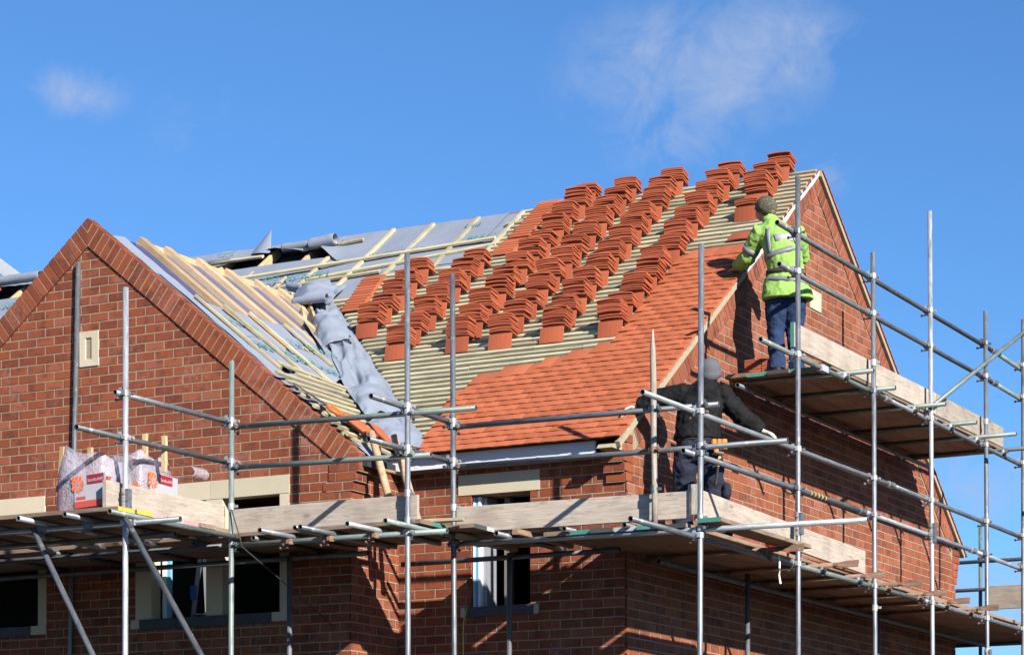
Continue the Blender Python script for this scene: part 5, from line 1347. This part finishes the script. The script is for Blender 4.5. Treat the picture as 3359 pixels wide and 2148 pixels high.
cp.prism([(-.07, .08, .012), (-.05, .155, .004), (0, .175, .0), (.05, .155, .004), (.07, .08, .012)], (0, 0, .008), 'cap_camo')
for i in range(len(cp.v)): cp.v[i] = tuple(HM @ V(cp.v[i]))
cp.build('cap', p1, smooth=True, mw=mw1)
b = MB(); n0 = 0; b.ball((.0, -.128, .012), (.034, .018, .026), 'hair', 12, 8)
for i in range(len(b.v)): b.v[i] = tuple(HM @ V(b.v[i]))
b.build('hair', p1, smooth=True, mw=mw1)

# --- the roofer in the black jacket, lower lift
O2 = V((.65, .20, .40)); Z0 = -.98            # local zero is the belt; the deck is .98 below it
mw2 = Matrix.Translation(O2) @ Matrix.Rotation(YAW, 4, 'Z')
T2 = [(-.03, 0, -.02, .215, .165), (-.03, 0, .03, .21, .165), (-.02, 0, .12, .205, .16), (-.005, .01, .24, .21, .16), (.01, .02, .36, .215, .14), (.02, .03, .43, .195, .118), (.04, .045, .49, .125, .10)]
LS, RS = V((-.155, .03, .415)), V((.185, .03, .42)); LE, RE = V((-.36, .09, .385)), V((.37, -.01, .205)); LW, RW = V((-.565, .14, .315)), V((.565, -.04, .055))
body = MB(); body.loft([ring(a, f_, u, w*.8, d*.8) for a, f_, u, w, d in T2], 'skin', 16)
for a, e, w in ((LS, LE, LW), (RS, RE, RW)): body.path([a, e, w], [.06, .05, .036], 'skin', 10)
LHp, RHp = V((-.125, 0, -.10)), V((.075, 0, -.10)); LK, RK = V((-.15, .06, -.48)), V((.135, .07, -.48)); LF, RF = V((-.16, -.02, -.90)), V((.20, .0, -.90))
for h_, k_, f_ in ((LHp, LK, LF), (RHp, RK, RF)): body.path([h_, k_, f_], [.08, .055, .045], 'skin', 10)
body.path([(.03, .03, .43), (.07, .05, .50), (.085, .065, .56)], [.08, .06, .058], 'skin', 12)
HC2 = V((.095, .085, .60)); HM2 = head_on(body, HC2, 1.0, radians(-14), radians(-14), 'skin')
p2 = skin_of(body, 'person', None, mw2, .008, 4); tag(p2, 'person in black jacket, grey knitted hat and white gloves holding a guard rail', 'person')
jk = MB(); jk.loft([ring(*q) for q in T2], 'black_jacket', 22)
for a, e, w in ((LS, LE, LW), (RS, RE, RW)):
    jk.path([a+(V((.06, 0, -.02)) if a.x < 0 else V((-.06, 0, -.02))), a, a.lerp(e, .5), e, e.lerp(w, .55), w], [.088, .094, .092, .09, .085, .068], 'black_jacket', 14)
jk.path([(.035, .035, .455), (.065, .05, .515), (.078, .058, .552)], [(.105, .095), (.085, .085), (.083, .085)], 'black_jacket', 14)
jk.ball((.045, -.085, .40), (.115, .055, .10), 'black_jacket', 12, 8)
skin_of(jk, 'jacket', p2, mw2, .011, 4, .035, .018)
band_on(T2, -.035, .01, -.02, 'belt_brown', 'tool_belt', p2, mw2)
tr = MB(); tr.loft([ring(-.03, 0, -.20, .175, .14), ring(-.03, 0, -.10, .19, .15), ring(-.03, 0, .02, .185, .145)], 'navy_trousers', 18)
for h_, k_, f_ in ((LHp, LK, LF), (RHp, RK, RF)):
    tr.path([h_, h_.lerp(k_, .25), h_.lerp(k_, .7), k_, k_.lerp(f_, .5), f_], [.11, .115, .108, .105, .10, .098], 'navy_trousers', 14)
tr.ball((.235, .0, -.50), (.045, .08, .10), 'navy_trousers', 10, 8)
skin_of(tr, 'trousers', p2, mw2, .011, 4, .04, .016)
bt = MB(); boot(bt, (-.16, -.03, -.98), (-.3, .95, 0), 'boot'); boot(bt, (.20, -.02, -.98), (.2, .95, 0), 'boot'); skin_of(bt, 'boots', p2, mw2, .008, 3)
gl = MB(); hand(gl, LW+V((-.015, 0, -.005)), (-.9, .25, -.3), (.1, .2, 1), 'glove_white', 1.05, .7, 1); skin_of(gl, 'glove', p2, mw2, .005, 2)
gl = MB(); hand(gl, RW+V((.008, 0, -.002)), (.75, .35, -.25), (.1, -.1, 1), 'glove_white', 1.05, 1.0, -1); skin_of(gl, 'glove', p2, mw2, .005, 2)
cp = MB(); cp.loft([((0, -.012, -.032), (.092, 0, 0), (0, .112, .02)), ((0, -.012, -.03), (.104, 0, 0), (0, .124, .02)), ((0, -.012, .018), (.106, 0, 0), (0, .127, .014)), ((0, -.012, .024), (.101, 0, 0), (0, .122, .010)), ((0, -.012, .05), (.103, 0, 0), (0, .124, .004)), ((0, -.014, .08), (.096, 0, 0), (0, .116, 0)), ((0, -.018, .115), (.076, 0, 0), (0, .094, 0)), ((0, -.02, .139), (.042, 0, 0), (0, .052, 0)), ((0, -.02, .145), (.004, 0, 0), (0, .004, 0))], 'beanie_grey', 18)
for i in range(len(cp.v)): cp.v[i] = tuple(HM2 @ V(cp.v[i]))
cp.build('knitted_hat', p2, smooth=True, mw=mw2)
po = MB(); 
for x, w in ((.115, .05), (.16, .045), (.205, .06)):
    po.loft([((x, -.165, -.13), (w*.5, 0, 0), (0, .028, 0)), ((x, -.17, -.09), (w*.55, 0, 0), (0, .034, 0)), ((x, -.165, -.04), (w*.5, 0, 0), (0, .03, 0))], 'leather_orange', 10)
po.loft([((.135, -.175, -.185), (.016, 0, 0), (0, .014, 0)), ((.135, -.175, -.12), (.03, 0, 0), (0, .02, 0))], 'leather_orange', 8)
po.build('tool_pouch', p2, mw=mw2)
hm = tag(empty('hammer', mw2 @ V((.16, -.2, -.2)), YAW), 'hammer with yellow and black handle hanging from the tool pouch', 'hammer')
b = MB(); b.path([(.165, -.20, -.20), (.150, -.20, -.29)], [(.014, .010), (.012, .010)], 'hammer_yellow', 8); b.path([(.150, -.20, -.29), (.128, -.20, -.46)], [(.013, .011), (.015, .012)], 'black_rubber', 8); b.build('handle', hm, mw=mw2)
b = MB(); b.path([(.13, -.20, -.165), (.20, -.20, -.175)], [.014, .016], 'hammer_steel', 8); b.path([(.13, -.20, -.165), (.095, -.19, -.185)], [(.012, .006), (.014, .003)], 'hammer_steel', 8); b.build('hammer_head', hm, mw=mw2)
